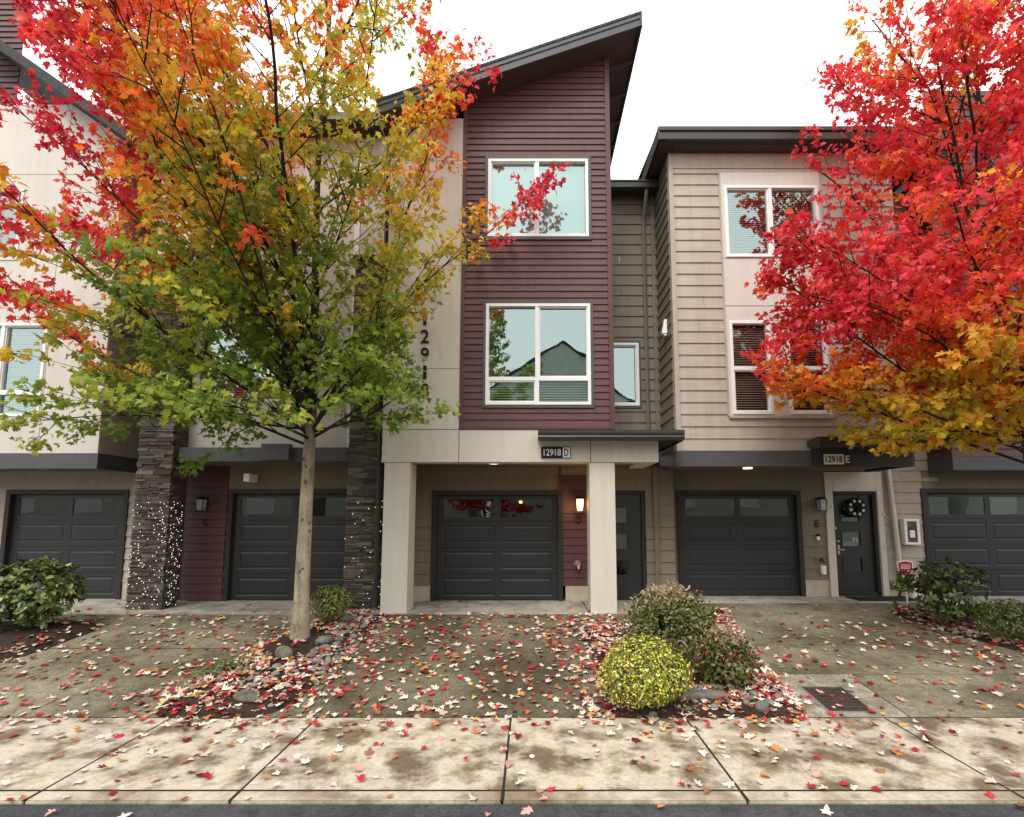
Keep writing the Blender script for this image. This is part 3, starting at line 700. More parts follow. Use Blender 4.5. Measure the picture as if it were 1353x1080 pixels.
s.hexa([(x0, YBR, rzB(x0)-.22), (x1, YBR, rzB(x1)-.22), (x1, 16, rzB(x1)-.22), (x0, 16, rzB(x0)-.22), (x0, YBR, rzB(x0)), (x1, YBR, rzB(x1)), (x1, 16, rzB(x1)), (x0, 16, rzB(x0))])
s.build('roof', M['roof'], B)
s = MB(); s.box(xb0, xb1-.02, YB+.42, 16, zbb+.1, zpb_); s.box(xb0, xb1+.3, YGB+1., 16, -.02, zbb+.1); s.build('rear_wall', M['interior'], B)

# ================================================================== TOWNHOUSE F (far right)
Fh = thing('townhouse', 'townhouse at far right with burgundy siding, mostly behind the red maple', 'townhouse', (P(1300, 700, YF)[0], YF, 0))
xf0 = P(1256, 600, YF)[0]; xf1 = xf0+5
zfb, zft = P(1300, 622, YF)[1], P(1300, 604, YF)[1]
wf = (xf0+.9, xf0+2.9, zft+1.0, zft+2.6)
YFR = YF-.5; ra = P(1196, 218, YFR); rb = P(1290, 150, YFR); slF = (rb[1]-ra[1])/(rb[0]-ra[0])
def rzF(x): return ra[1]+slF*(x-ra[0])
s = MB(); lap(s, front(YF), xf0+.06, xf1, zft+.01, rzF(xf0)+1.5, .16, [op(wf, .0)]); s.build('burgundy_siding', M['burgundy'], Fh)
window(Fh, wf, YF, cols=(.5,), trim=.05, blind='slats')
s = MB(); lap(s, Fr((xf0+.02, YF), (0, 1), (-1, 0)), 0, YGE-YF-.01, zft, rzF(xf0), .16); s.box(xf0, xf0+.06, YF-.035, YF+.03, zft, rzF(xf0)); s.build('side_siding', M['burgundy'], Fh)
s = MB(); s.box(xf0-.02, xf1, YF-.06, YF+.05, zfb, zft); s.box(xf0-.02, xf0+.06, YF+.05, YGE-.05, zfb, zft); s.build('band', M['band'], Fh, bevel=.005)
s = MB(); s.box(xf0+.06, xf1, YF+.05, YGE, zfb+.05, zfb+.08); s.build('ceiling', M['ceiling'], Fh)
xg0 = P(1227, 720, YGE)[0]; hole = garage_door(Fh, xg0, xg0+2.75, 0, 2.17, YGE+.05, glass='glass_mid')
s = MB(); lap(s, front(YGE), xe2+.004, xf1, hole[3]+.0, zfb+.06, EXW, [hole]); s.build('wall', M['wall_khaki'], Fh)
s = MB(); x0, x1 = ra[0], xf1
s.hexa([(x0, YFR, rzF(x0)-.2), (x1, YFR, rzF(x1)-.2), (x1, 16, rzF(x1)-.2), (x0, 16, rzF(x0)-.2), (x0, YFR, rzF(x0)), (x1, YFR, rzF(x1)), (x1, 16, rzF(x1)), (x0, 16, rzF(x0))])
s.build('roof', M['roof'], Fh)
s = MB(); s.box(xf0+.1, xf1, YF+.42, 16, zfb+.1, rzF(xf0)-.3); s.box(xe2+.2, xf1, YGE+1, 16, -.02, zfb+.1); s.build('rear_wall', M['interior'], Fh)

# ================================================================== fixtures on the houses
def number_sign(label, u0, v0, u1, v1, Y, num, letter, dark):
    x0, x1, z0, z1 = rect(u0, v0, u1, v1, Y); xm = x0+(x1-x0)*.735; hh = z1-z0
    t = thing('house_number_sign', label, 'number sign', ((x0+x1)/2, Y, z0))
    a, b = (M['black'], M['white']) if dark else (M['cream_trim'], M['black'])
    s = MB(); s.box(x0-.012, x1+.012, Y-.022, Y-.002, z0-.012, z1+.012); s.build('sign_frame', M['black'], t, bevel=.003)
    s = MB(); s.box(x0, xm, Y-.028, Y-.0225, z0, z1); s.build('number_plate', a, t)
    s = MB(); s.box(xm+.004, x1, Y-.028, Y-.0225, z0, z1); s.build('letter_plate', b, t)
    text_mesh(num, 'numerals', b, x0+.03, z0+hh*.17, hh*.66, Y-.0285, t, xm-x0-.06, bold=.012)
    text_mesh(letter, 'letter', a, xm+.03, z0+hh*.15, hh*.70, Y-.0285, t, x1-xm-.06, bold=.015)
number_sign('black 12918 number plate with white D on the cream beam', 716, 591.5, 753, 605, YC-.03, '12918', 'D', True)
number_sign('tan 12918 number plate with dark E on the canopy fascia', 1087.5, 600.5, 1123.5, 614, YE-.155, '12918', 'E', False)
t = thing('wall_numerals', 'tall black 12918 numerals stacked on the cream wall beside the burgundy bay', 'house numerals', (P(562, 470, YC)[0], YC, 3))
for i, ch in enumerate('12918'):
    x, z = P(562, 422+23.7*i, YC); hgt = .255
    text_mesh(ch, 'numeral', M['black'], x-(.03 if ch == '1' else .075), z-hgt/2, hgt, YC-.031, t, .06 if ch == '1' else .15, .02, .01)
for ch, u, v, Y, nm in (('C', 272, 690, YG, 'dark letter C on the burgundy strip under the left lantern'), ('D', 765, 687, YG, 'dark letter D under the lit lantern'), ('E', 1079, 692, YGE, 'black letter E under the lantern beside the wreathed door')):
    x, z = P(u, v, Y); o = text_mesh(ch, 'unit_letter', M['black'], x-.05, z-.07, .14, Y-.026, None, .09, .015, .01); tag(o, nm, 'letter')
def lantern(label, u, v, Y, lit):
    x, z = P(u, v, Y); t = thing('wall_lantern', label, 'wall lamp', (x, Y, z))
    s = MB(); s.box(x-.055, x+.055, Y-.05, Y-.02, z-.02, z+.17); s.tube([(x, Y-.04, z+.12), (x, Y-.09, z+.17), (x, Y-.14, z+.155)], .014, 8); s.build('bracket', M['black'], t)
    s = MB(); s.hexa([(x-.09, Y-.24, z+.12), (x+.09, Y-.24, z+.12), (x+.09, Y-.06, z+.12), (x-.09, Y-.06, z+.12), (x-.03, Y-.18, z+.17), (x+.03, Y-.18, z+.17), (x+.03, Y-.12, z+.17), (x-.03, Y-.12, z+.17)])
    for a in (-1, 1):
        for b in (-1, 1): s.tube([(x+a*.075, Y-.15+b*.075, z+.12), (x+a*.058, Y-.15+b*.058, z-.11)], .008, 4)
    s.box(x-.064, x+.064, Y-.214, Y-.086, z-.125, z-.108); s.build('lamp_frame', M['black'], t)
    g = MB(); g.hexa([(x-.052, Y-.202, z-.107), (x+.052, Y-.202, z-.107), (x+.052, Y-.098, z-.107), (x-.052, Y-.098, z-.107), (x-.070, Y-.22, z+.119), (x+.070, Y-.22, z+.119), (x+.070, Y-.08, z+.119), (x-.070, Y-.08, z+.119)])
    g.build('lamp_glass', M['lamp_lit' if lit else 'lamp_off'], t)
    if lit:
        l = bpy.data.lights.new('lantern_light', 'POINT'); l.energy = 4; l.color = (1, .6, .25); l.shadow_soft_size = .06
        o = bpy.data.objects.new('lantern_light', l); COL.objects.link(o); o.location = (x, Y-.32, z); o.parent = t; o.matrix_parent_inverse = Matrix.Translation(t.location).inverted()
lantern('lit amber lantern on burgundy strip beside the cream column', 765, 668, YG, True)
lantern('unlit black lantern on burgundy strip beside the stone pier', 272, 668, YG, False)
lantern('unlit black lantern on tan siding beside the wreathed door', 1080.5, 668, YGE, False)
# lamp glow reflected in the garage pane, built as an added bulb behind it
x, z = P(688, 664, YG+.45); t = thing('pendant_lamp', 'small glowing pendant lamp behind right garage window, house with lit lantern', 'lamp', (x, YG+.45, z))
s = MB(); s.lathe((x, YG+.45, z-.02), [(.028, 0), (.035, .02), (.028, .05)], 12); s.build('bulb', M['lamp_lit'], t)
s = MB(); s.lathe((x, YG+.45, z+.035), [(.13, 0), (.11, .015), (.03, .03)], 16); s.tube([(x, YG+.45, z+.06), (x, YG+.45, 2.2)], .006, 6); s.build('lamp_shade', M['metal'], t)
# hose bib, doorbell etc
x, z = P(763, 745, YG); t = thing('hose_cover', 'faded pink faucet cover on burgundy strip left of the cream column', 'faucet cover', (x, YG, z))
s = MB(); s.lathe((x, YG-.02, z), [(.07, 0), (.075, .03), (.06, .10), (.03, .13)], 14, 'y'); s.build('cover', paint('faded_pink_plastic', (.32, .16, .14), .7), t, smoothed=False)
s = MB(); s.tube([(x+.01, YG-.1, z-.02), (x+.01, YG-.16, z-.03), (x+.01, YG-.17, z-.09)], .02, 8); s.build('spout', M['metal'], t)
x, z = P(1080, 710, YGE); t = thing('doorbell', 'small white and black video doorbell under the letter E', 'doorbell', (x, YGE, z))
s = MB(); s.box(x-.035, x+.035, YGE-.05, YGE-.02, z-.06, z+.015); s.build('body', M['white'], t, bevel=.006)
s = MB(); s.box(x-.035, x+.035, YGE-.052, YGE-.02, z+.017, z+.065); s.lathe((x, YGE-.052, z+.045), [(.014, 0), (.012, .006)], 12, 'y'); s.build('lens', M['black'], t, bevel=.004)
x, z = P(1082, 740, YGE); t = thing('hose_bib', 'dark hose bib on a tan plate left of the wreathed door', 'faucet', (x, YGE, z))
s = MB(); s.box(x-.09, x+.07, YGE-.035, YGE-.01, z-.08, z+.08); s.build('plate', M['khaki'], t, bevel=.005)
s = MB(); s.tube([(x+.01, YGE-.03, z), (x+.01, YGE-.12, z), (x+.02, YGE-.15, z-.05)], .022, 8); s.lathe((x+.01, YGE-.11, z+.03), [(.035, 0), (.035, .015)], 10); s.build('tap', M['dark_trim'], t)
x, z = P(1086.5, 753, YGE); s = MB(); s.box(x-.05, x+.05, YGE-.07, YGE-.02, z-.09, z+.09); s.box(x-.035, x+.035, YGE-.076, YGE-.07, z-.07, z+.06)
tag(s.build('outlet_cover', M['white'], None, bevel=.008), 'white outlet cover low on wall left of the wreathed door', 'outlet cover')
x, z = P(876, 432, YE+.35); s = MB(); x = xe0-.03; s.hexa([(x-.10, YE+.30, z-.16), (x, YE+.28, z-.16), (x, YE+.42, z-.16), (x-.10, YE+.40, z-.16), (x-.05, YE+.31, z+.14), (x, YE+.28, z+.14), (x, YE+.42, z+.14), (x-.05, YE+.39, z+.14)])
s.box(x-.06, x, YE+.3, YE+.4, z-.20, z-.162)
tag(s.build('siren_box', M['white'], None, bevel=.01), 'small white alarm box high on the khaki side wall', 'alarm box')
# wreath
x, z = P(1128.5, 671, YGE); t = thing('wreath', 'black wreath with white flowers hung on the dark door', 'wreath', (x, YGE, z))
s = MB(); rr = random.Random(3)
for k in range(420):
    a = rr.uniform(0, 2*pi); r = .165+rr.gauss(0, .035); y = YGE-.02-rr.uniform(0, .06); l = rr.uniform(.03, .06); b = a+rr.uniform(-1.2, 1.2)
    px, pz = x+r*cos(a), z+r*sin(a); dx, dz = cos(b)*l, sin(b)*l
    s.quad((px-dz*.2, y, pz+dx*.2), (px+dx*.5, y-.02, pz+dz*.5), (px+dz*.2, y-.005, pz-dx*.2), (px-dx*.5, y+.01, pz-dz*.5))
pts = [(x+.165*cos(k*pi/12), YGE+.01, z+.165*sin(k*pi/12)) for k in range(25)]; s.tube(pts, .045, 8, False)
s.build('ring', M['black'], t)
for k in range(8):
    a = k*pi/4+.35; px, pz = x+.145*cos(a), z+.145*sin(a); s = MB()
    for j in range(5):
        b = j*2*pi/5+k; s.quad((px, YGE-.095, pz), (px+.018*cos(b-.5), YGE-.11, pz+.018*sin(b-.5)), (px+.042*cos(b), YGE-.105, pz+.042*sin(b)), (px+.018*cos(b+.5), YGE-.11, pz+.018*sin(b+.5)))
    s.build('flower', M['white'], t)
# decal on the middle pane
x, z = P(1133, 713, YGE); t = thing('window_ornament', 'small silver M-shaped ornament in the door middle pane', 'ornament', (x, YGE, z))
text_mesh('M', 'letter', M['metal'], x-.055, z-.06, .10, YGE+.085, t, .10, .006, .0)
# icicle-light clips round the wreathed door
t = thing('light_string', 'white clip lights along the frame of the wreathed door', 'string lights', (P(1135, 647, YGE)[0], YGE-.07, 2.2))
for u, v in ((1102, 647), (1131, 647), (1159, 646), (1099, 670), (1168, 680), (1170, 698), (1170, 723), (1104, 698)):
    x, z = P(u, v, YGE-.07); s = MB(); s.lathe((x, YGE-.075, z-.025), [(.008, 0), (.016, .02), (.008, .05)], 8); s.build('bulb', M['white'], t)
# doormat
x0, y0, _ = G(1125, 792); s = MB(); xa, xb = P(1108, 786, YGE)[0], P(1185, 790, YGE)[0]
s.box(xa+.05, xb+.05, YGE-.62, YGE-.12, .004, .022); tag(s.build('doormat', M['mat_black'], None, bevel=.006), 'dark doormat before the wreathed door', 'doormat')
# fire extinguisher cabinet
xa, xb, za, zb_ = rect(1193, 686, 1216, 720, YGE-.16); t = thing('extinguisher_cabinet', 'white cabinet with red extinguisher behind glass on tan siding', 'extinguisher cabinet', ((xa+xb)/2, YGE, za))
xa += .04
s = MB(); s.box(xa, xb, YGE-.16, YGE-.02, za, za+.05); s.box(xa, xb, YGE-.16, YGE-.02, zb_-.05, zb_); s.box(xa, xa+.06, YGE-.16, YGE-.02, za+.05, zb_-.05); s.box(xb-.06, xb, YGE-.16, YGE-.02, za+.05, zb_-.05); s.box(xa+.06, xb-.06, YGE-.04, YGE-.02, za+.05, zb_-.05)
s.build('cabinet', M['white'], t, bevel=.005)
s = MB(); s.quad((xa+.06, YGE-.145, za+.05), (xb-.06, YGE-.145, za+.05), (xb-.06, YGE-.145, zb_-.05), (xa+.06, YGE-.145, zb_-.05)); s.build('pane', M['glass_dark'], t)
xc = (xa+xb)/2
s = MB(); s.lathe((xc, YGE-.09, za+.055), [(.055, 0), (.058, .02), (.058, .25), (.03, .30), (.02, .33)], 14); E_ = s.build('extinguisher', M['red'], t, smoothed=True)
s = MB(); s.box(xc-.055, xc+.055, YGE-.153, YGE-.148, za+.15, za+.30); s.build('label_plate', M['white'], t)
# white vent pipe
x, z = P(1207, 790, YGE-.15); s = MB(); s.lathe((x, YGE-.2, .0), [(.085, 0), (.085, .2), (.06, .235), (.06, .28)], 16); tag(s.build('vent_pipe', M['white'], None, smoothed=False), 'short white vent pipe standing at the foot of the wall', 'pipe')
# alarm sign on a stake
x, y, z = G(1200, 806); t = thing('alarm_sign', 'red shield alarm sign on a thin white stake', 'yard sign', (x, y, z))
zt = P(1200, 752, y)[1]
s = MB(); s.box(x-.012, x+.012, y, y+.012, z, zt); s.build('stake', M['white'], t)
def shield(mb, c, w, hgt, y, th):
    px = [(-1, .8), (-.55, .92), (0, 1), (.55, .92), (1, .8), (1, .1), (.8, -.4), (.4, -.8), (0, -1), (-.4, -.8), (-.8, -.4), (-1, .1)]
    a = [(c[0]+p*w, y, c[1]+q*hgt) for p, q in px]; b = [(p[0], y+th, p[2]) for p in a]
    mb.poly(a); mb.poly(b[::-1])
    for i in range(len(a)): mb.quad(a[i], a[(i+1) % len(a)], b[(i+1) % len(a)], b[i])
s = MB(); shield(s, (x, zt), .15, .165, y-.008, .008); s.build('shield_border', M['white'], t)
s = MB(); shield(s, (x, zt), .128, .142, y-.012, .0035); s.build('shield', M['red'], t)
s = MB()
for k, (w, dz) in enumerate(((.085, .075), (.10, .04), (.095, .015), (.07, -.03))): s.box(x-w, x+w, y-.0145, y-.0122, zt+dz-.006, zt+dz+.006)
s.build('shield_text', M['white'], t)
# path light
x, y, z = G(1226, 805); t = thing('path_light', 'black cone path light beside the right rhododendron', 'path light', (x, y, z))
s = MB(); s.tube([(x, y, z), (x, y, z+.22)], .014, 8); s.build('stem', M['black'], t)
s = MB(); s.lathe((x, y, z+.2), [(.04, 0), (.055, .08), (.15, .09), (.09, .14), (.02, .18)], 16); s.build('lamp_shade', M['black'], t)
# string lights on the piers
def bulbs(label, x0, w, n_f, n_s, zmax, parts, seed):
    rr = random.Random(seed); t = thing('string_lights', label, 'string lights', (x0, YPIER, 0))
    pts = []
    for k in range(n_f): pts.append((x0+rr.uniform(0, w), YPIER-.042, .03+(zmax-.03)*((k+rr.random())/n_f)))
    for k in range(n_s): pts.append((x0+w+.032, YPIER+rr.uniform(.0, .36), .03+(zmax-.03)*((k+rr.random())/n_s)))
    rr.shuffle(pts)
    def sph(m, p, r=.0055): m.lathe((p[0], p[1], p[2]-r), [(r*.3, 0), (r, r*.7), (r, r*1.3), (r*.3, r*2)], 6)
    m = MB(); sph(m, (0, 0, 0)); proto = None
    for p in pts[:parts]:
        if proto is None:
            proto = m.build('bulb', M['bulb'], None); o = proto
        else: o = proto.copy(); COL.objects.link(o)
        o.parent = t; o.location = Vector(p)-t.location
    if pts[parts:]:
        m = MB()
        for p in pts[parts:]: sph(m, p)
        tag(m.build('bulbs', M['bulb'], t), kind='stuff')
    m = MB(); W = []; k = 0
    per = [(x0, YPIER-.040), (x0+w+.03, YPIER-.040), (x0+w+.03, YPIER+.36)]
    zz = .05
    while zz < zmax:
        seq = per if k % 2 == 0 else per[::-1]
        W += [(a, b, zz+j*.03) for j, (a, b) in enumerate(seq)]; zz += .13; k += 1
    m.tube(W, .0035, 4); m.build('wire', M['black'], t)
bulbs('white string lights wrapped round the left stone pier', xpl, wpl, 112, 88, 1.95, 100, 4)
bulbs('sparse string lights on the stone pier behind the small boxwood', xpr, .6, 22, 14, 2.0, 40, 5)

# ================================================================== GROUND
def struct(o): o['kind'] = 'structure'; return o
s = MB(); s.quad((-300, -300, ZS-.12), (300, -300, ZS-.12), (300, 300, ZS-.12), (-300, 300, ZS-.12)); struct(s.build('ground', M['earth']))
s = MB(); s.quad((-60, -7, ZS-.022), (60, -7, ZS-.022), (60, STREET, ZS-.022), (-60, STREET, ZS-.022)); struct(s.build('road', M['asphalt']))
def slab(mb, x0, x1, y0, y1, g=.010, th=.08):
    x0 += g; x1 -= g; y0 += g; y1 -= g
    nx = max(1, int((x1-x0)/.6)); top = []
    p = [(x0, y0), (x1, y0), (x1, y1), (x0, y1)]
    zz = [h_s(a, b) for a, b in p]
    mb.hexa([(a, b, z-th) for (a, b), z in zip(p, zz)]+[(a, b, z) for (a, b), z in zip(p, zz)])
h_s = lambda a, b: ZS
J = [-12.5, -10.4, -8.25, -6.1, -3.94, -2.345, -.232, 1.674, 3.85, 5.98, 8.1, 10.2, 12.3]
s = MB()
for a, b in zip(J, J[1:]): slab(s, a, b, KERB, WALK_N)
struct(s.build('sidewalk', M['walk'], bevel=.005))
s = MB()
for a, b in zip(J, J[1:]): slab(s, a, b, STREET, KERB, .008, .12)
struct(s.build('kerb', M['kerb'], bevel=.012))
s = MB(); s.quad((-12.6, STREET+.01, ZS-.002), (12.4, STREET+.01, ZS-.002), (12.4, WALK_N, ZS-.002), (-12.6, WALK_N, ZS-.002))
def dD(y): return min(0., ZS+(-ZS)/(APR_D-WALK_N)*(y-WALK_N))
def dE(y): return min(0., ZS+(-ZS)/(APR_E-WALK_N)*(y-WALK_N))
s.quad((-12.6, WALK_N, ZS-.002), (2.95, WALK_N, ZS-.002), (2.95, APR_D, -.002), (-12.6, APR_D, -.002))
s.quad((2.2, WALK_N, ZS-.003), (12.4, WALK_N, ZS-.003), (12.4, APR_E, -.003), (2.2, APR_E, -.003))
s.quad((-12.6, APR_D, -.002), (2.95, APR_D, -.002), (2.95, 12, -.002), (-12.6, 12, -.002))
s.quad((2.95, APR_E, -.003), (12.4, APR_E, -.003), (12.4, 12.4, -.003), (2.95, 12.4, -.003))
struct(s.build('joint_bed', M['joint']))
yj_c = G(150, 857)[1]; yj_d = G(650, 829)[1]; yj_e = G(1150, 852)[1]
h_s = lambda a, b: dD(b)
s = MB(); slab(s, -12.5, -2.55, WALK_N, yj_c); slab(s, -12.5, -2.55, yj_c, APR_D)
struct(s.build('driveway', M['drive']))
s = MB(); slab(s, -2.55, 1.36, WALK_N, yj_d); slab(s, -2.55, 2.92, yj_d, APR_D); struct(s.build('driveway', M['drive_dark']))
h_s = lambda a, b: dE(b)
bx0, bx1 = G(1010, 892)[0], G(1122, 892)[0]; by = G(1060, 891)[1]
gx0, gx1, gy0, gy1 = G(1073, 925)[0]-.30, G(1073, 925)[0]+.32, G(1120, 942)[1], G(1085, 907)[1]
s = MB(); slab(s, 2.3, 12.4, yj_e, APR_E); slab(s, bx1, 12.4, WALK_N, by); slab(s, 2.3, 12.4, by, yj_e, .006); struct(s.build('driveway', M['drive']))
gxa, gxb = P(1074, 925, (gy0+gy1)/2)[0], P(1135, 925, (gy0+gy1)/2)[0]
s = MB()
for (a, b, c, d) in rsub((bx0-.05, bx1-.01, WALK_N+.008, by-.01), [(gxa, gxb, gy0, gy1)]):
    s.hexa([(a, c, dE(c)-.08), (b, c, dE(c)-.08), (b, d, dE(d)-.08), (a, d, dE(d)-.08), (a, c, dE(c)+.002), (b, c, dE(c)+.002), (b, d, dE(d)+.002), (a, d, dE(d)+.002)])
struct(s.build('drain_collar', M['collar']))
t = thing('drain_grate', 'rusty rectangular drain grate set in the tan driveway by the sidewalk', 'drain grate', ((gxa+gxb)/2, (gy0+gy1)/2, dE(gy0)))
def gbox(m, a, b, c, d, t0, t1): m.hexa([(a, c, dE(c)+t0), (b, c, dE(c)+t0), (b, d, dE(d)+t0), (a, d, dE(d)+t0), (a, c, dE(c)+t1), (b, c, dE(c)+t1), (b, d, dE(d)+t1), (a, d, dE(d)+t1)])
s = MB(); w = .025
gbox(s, gxa, gxa+w, gy0, gy1, -.05, .006); gbox(s, gxb-w, gxb, gy0, gy1, -.05, .006); gbox(s, gxa+w, gxb-w, gy0, gy0+w, -.05, .006); gbox(s, gxa+w, gxb-w, gy1-w, gy1, -.05, .006); s.build('grate_frame', paint('worn_steel_frame', (.22, .20, .18), .5, .2, 12, .1), t)
s = MB(); n = 13
for k in range(n): xx = gxa+w+(gxb-gxa-2*w)*(k+.25)/n; gbox(s, xx, xx+(gxb-gxa-2*w)/n*.5, gy0+w, gy1-w, -.03, .002)
for k in range(8): yy = gy0+w+(gy1-gy0-2*w)*(k+.3)/8; gbox(s, gxa+w, gxb-w, yy, yy+.022, -.028, .0)
s.build('grate_bars', M['iron'], t)
s = MB(); gbox(s, gxa+w, gxb-w, gy0+w, gy1-w, -.072, -.06); s.build('sump', M['joint'], t)
h_s = lambda a, b: 0.
s = MB(); xa = P(565, 810, 9.7)[0]
for a, b in ((-12.5, -6.2), (-6.2, -2.55), (-2.55, 1.0), (1.0, 2.92)): slab(s, a, b, APR_D, YG+.4, .005)
for a, b in ((2.92, 6.1), (6.1, 12.4)): slab(s, a, b, APR_E, YGE+.4, .005)
struct(s.build('apron', M['apron'], bevel=.008))

# planting beds (outlined on the ground, mounded)
def smooth_loop(p, n=6):
    out = []; m = len(p)
    for i in range(m):
        a, b, c, d = p[i-1], p[i], p[(i+1) % m], p[(i+2) % m]
        for k in range(n):
            t = k/n
            out.append(tuple(.5*((2*b[j])+(-a[j]+c[j])*t+(2*a[j]-5*b[j]+4*c[j]-d[j])*t*t+(-a[j]+3*b[j]-3*c[j]+d[j])*t**3) for j in range(2)))
    return out
BEDS = []
def bed(px, mound, spine):
    loop = smooth_loop([G(u, v)[:2] for u, v in px]); BEDS.append((loop, mound, spine))
    ctr = (sum(p[0] for p in loop)/len(loop), sum(p[1] for p in loop)/len(loop))
    m = MB(); rings = [(0, -.03), (.001, .012), (.12, .03+.3*mound), (.3, .03+.65*mound), (.55, .03+.9*mound), (.8, .03+mound)]
    n = len(loop); rr = random.Random(len(BEDS))
    # shrink towards the nearest spine point (keeps long beds long)
    for k, (f, dz) in enumerate(rings):
        for p in loop:
            q = near(p, spine); x = p[0]+(q[0]-p[0])*f; y = p[1]+(q[1]-p[1])*f
            m.v.append((x, y, h(x, y)+dz+(rr.uniform(-.012, .012) if k > 1 else 0)))
    for k in range(len(rings)-1):
        for i in range(n): m.f.append((k*n+i, k*n+(i+1) % n, (k+1)*n+(i+1) % n, (k+1)*n+i))
    m.f.append(tuple((len(rings)-1)*n+i for i in range(n)))
    return struct(m.build('planting_bed', M['soil']))
def near(p, sp):
    best = None
    for a, b in zip(sp, sp[1:]):
        dx, dy = b[0]-a[0], b[1]-a[1]; t = max(0, min(1, ((p[0]-a[0])*dx+(p[1]-a[1])*dy)/(dx*dx+dy*dy+1e-9)))
        q = (a[0]+dx*t, a[1]+dy*t); d = (q[0]-p[0])**2+(q[1]-p[1])**2
        if best is None or d < best[0]: best = (d, q)
    return best[1]
def Gs(*uv): return [G(u, v)[:2] for u, v in uv]
bed([(205, 944), (262, 905), (330, 866), (385, 838), (440, 818), (498, 812), (497, 824), (462, 850), (440, 880), (400, 918), (352, 945), (280, 950)], .10, Gs((270, 928), (400, 856), (470, 824)))
bed([(777, 832), (826, 828), (935, 812), (960, 806), (975, 830), (1008, 875), (1062, 942), (1000, 949), (900, 949), (815, 948), (797, 925), (788, 885)], .08, Gs((870, 850), (930, 900), (960, 932)))
bed([(-300, 822), (60, 824), (132, 828), (95, 845), (35, 866), (-80, 892), (-330, 905)], .10, Gs((-250, 855), (60, 838)))
bed([(1178, 808), (1250, 801), (1360, 798), (1600, 798), (1750, 860), (1600, 925), (1440, 890), (1330, 857), (1240, 832)], .08, Gs((1250, 818), (1400, 845), (1560, 870)))
def inside(p, loop):
    c = False; j = len(loop)-1
    for i in range(len(loop)):
        a, b = loop[i], loop[j]
        if (a[1] > p[1]) != (b[1] > p[1]) and p[0] < (b[0]-a[0])*(p[1]-a[1])/(b[1]-a[1])+a[0]: c = not c
        j = i
    return c
def edge_d(p, loop):
    return math.sqrt(min((near(p, [loop[i-1], loop[i]])[0]-p[0])**2+(near(p, [loop[i-1], loop[i]])[1]-p[1])**2 for i in range(len(loop))))
def bed_z(x, y):
    for loop, mound, sp in BEDS:
        if inside((x, y), loop):
            d = edge_d((x, y), loop); q = near((x, y), sp); e = math.hypot(q[0]-x, q[1]-y)
            return h(x, y)+float(np.interp(d/(d+e+1e-6), [0, .02, .12, .3, .55, .8], [.0, .012, .03+.3*mound, .03+.65*mound, .03+.9*mound, .03+mound]))
    return h(x, y)

# ================================================================== LEAVES
LX = np.array([(0, 0), (0, .45), (0, 1.02), (.40, .05), (.24, .22), (.54, .56), (.20, .54), (.21, .76), (-.40, .05), (-.24, .22), (-.54, .56), (-.20, .54), (-.21, .76)], float)
LF = [(0, 3, 4, 1), (1, 4, 5, 6), (1, 6, 7, 2), (0, 1, 9, 8), (1, 11, 10, 9), (1, 2, 12, 11)]
OX = np.array([(0, 0), (0, .55), (0, 1.), (.16, .22), (.22, .55), (.13, .82), (-.16, .22), (-.22, .55), (-.13, .82)], float)
OF = [(0, 3, 4, 1), (1, 4, 5, 2), (0, 1, 7, 6), (1, 2, 8, 7)]
def leaf_mesh(name, mat, pos, nrm, yaw, size, col, parent=None, tmpl=(LX, LF), fold=None, curl=None, ydir=None, z_sq=1.):
    pos = np.asarray(pos, float); n = len(pos); T, Fs = tmpl; k = len(T)
    nrm = np.asarray(nrm, float); nrm /= np.linalg.norm(nrm, axis=1, keepdims=True)+1e-9
    if ydir is None:
        ydir = np.stack([np.cos(yaw), np.sin(yaw), np.zeros(n)], 1)
    by = ydir-nrm*(ydir*nrm).sum(1, keepdims=True); by /= np.linalg.norm(by, axis=1, keepdims=True)+1e-9
    bx = np.cross(by, nrm)
    fold = np.zeros(n) if fold is None else fold; curl = np.zeros(n) if curl is None else curl
    x = T[:, 0][None]*np.ones((n, 1)); y = T[:, 1][None]*np.ones((n, 1))
    z = np.abs(x)*fold[:, None]+(y-.3)**2*curl[:, None]
    V = pos[:, None]+size[:, None, None]*(x[..., None]*bx[:, None]+(y-.3)[..., None]*by[:, None]+z[..., None]*nrm[:, None])
    Fi = np.array([i for f in Fs for i in f]); Ln = np.array([len(f) for f in Fs])
    loops = (Fi[None]+(np.arange(n)*k)[:, None]).ravel(); tot = np.tile(Ln, n); st = np.concatenate([[0], np.cumsum(tot)[:-1]])
    me = bpy.data.meshes.new(name); me.vertices.add(n*k); me.vertices.foreach_set('co', V.ravel().astype(np.float32))
    me.loops.add(len(loops)); me.loops.foreach_set('vertex_index', loops.astype(np.int32))
    me.polygons.add(len(tot)); me.polygons.foreach_set('loop_start', st.astype(np.int32)); me.polygons.foreach_set('loop_total', tot.astype(np.int32))
    me.update(calc_edges=True)
    a = me.color_attributes.new('Col', 'FLOAT_COLOR', 'POINT'); c = np.ones((n, k, 4), np.float32); c[:, :, :3] = np.asarray(col)[:, None]
    a.data.foreach_set('color', c.ravel()); me.materials.append(mat)
    o = bpy.data.objects.new(name, me); COL.objects.link(o)
    if parent is not None: o.parent = parent; o.matrix_parent_inverse = parent_world(parent).inverted()
    return o
def blend(stops, t):
    xs = [s_[0] for s_ in stops]; cs = np.array([s_[1] for s_ in stops])
    return np.stack([np.interp(t, xs, cs[:, i]) for i in range(3)], 1)

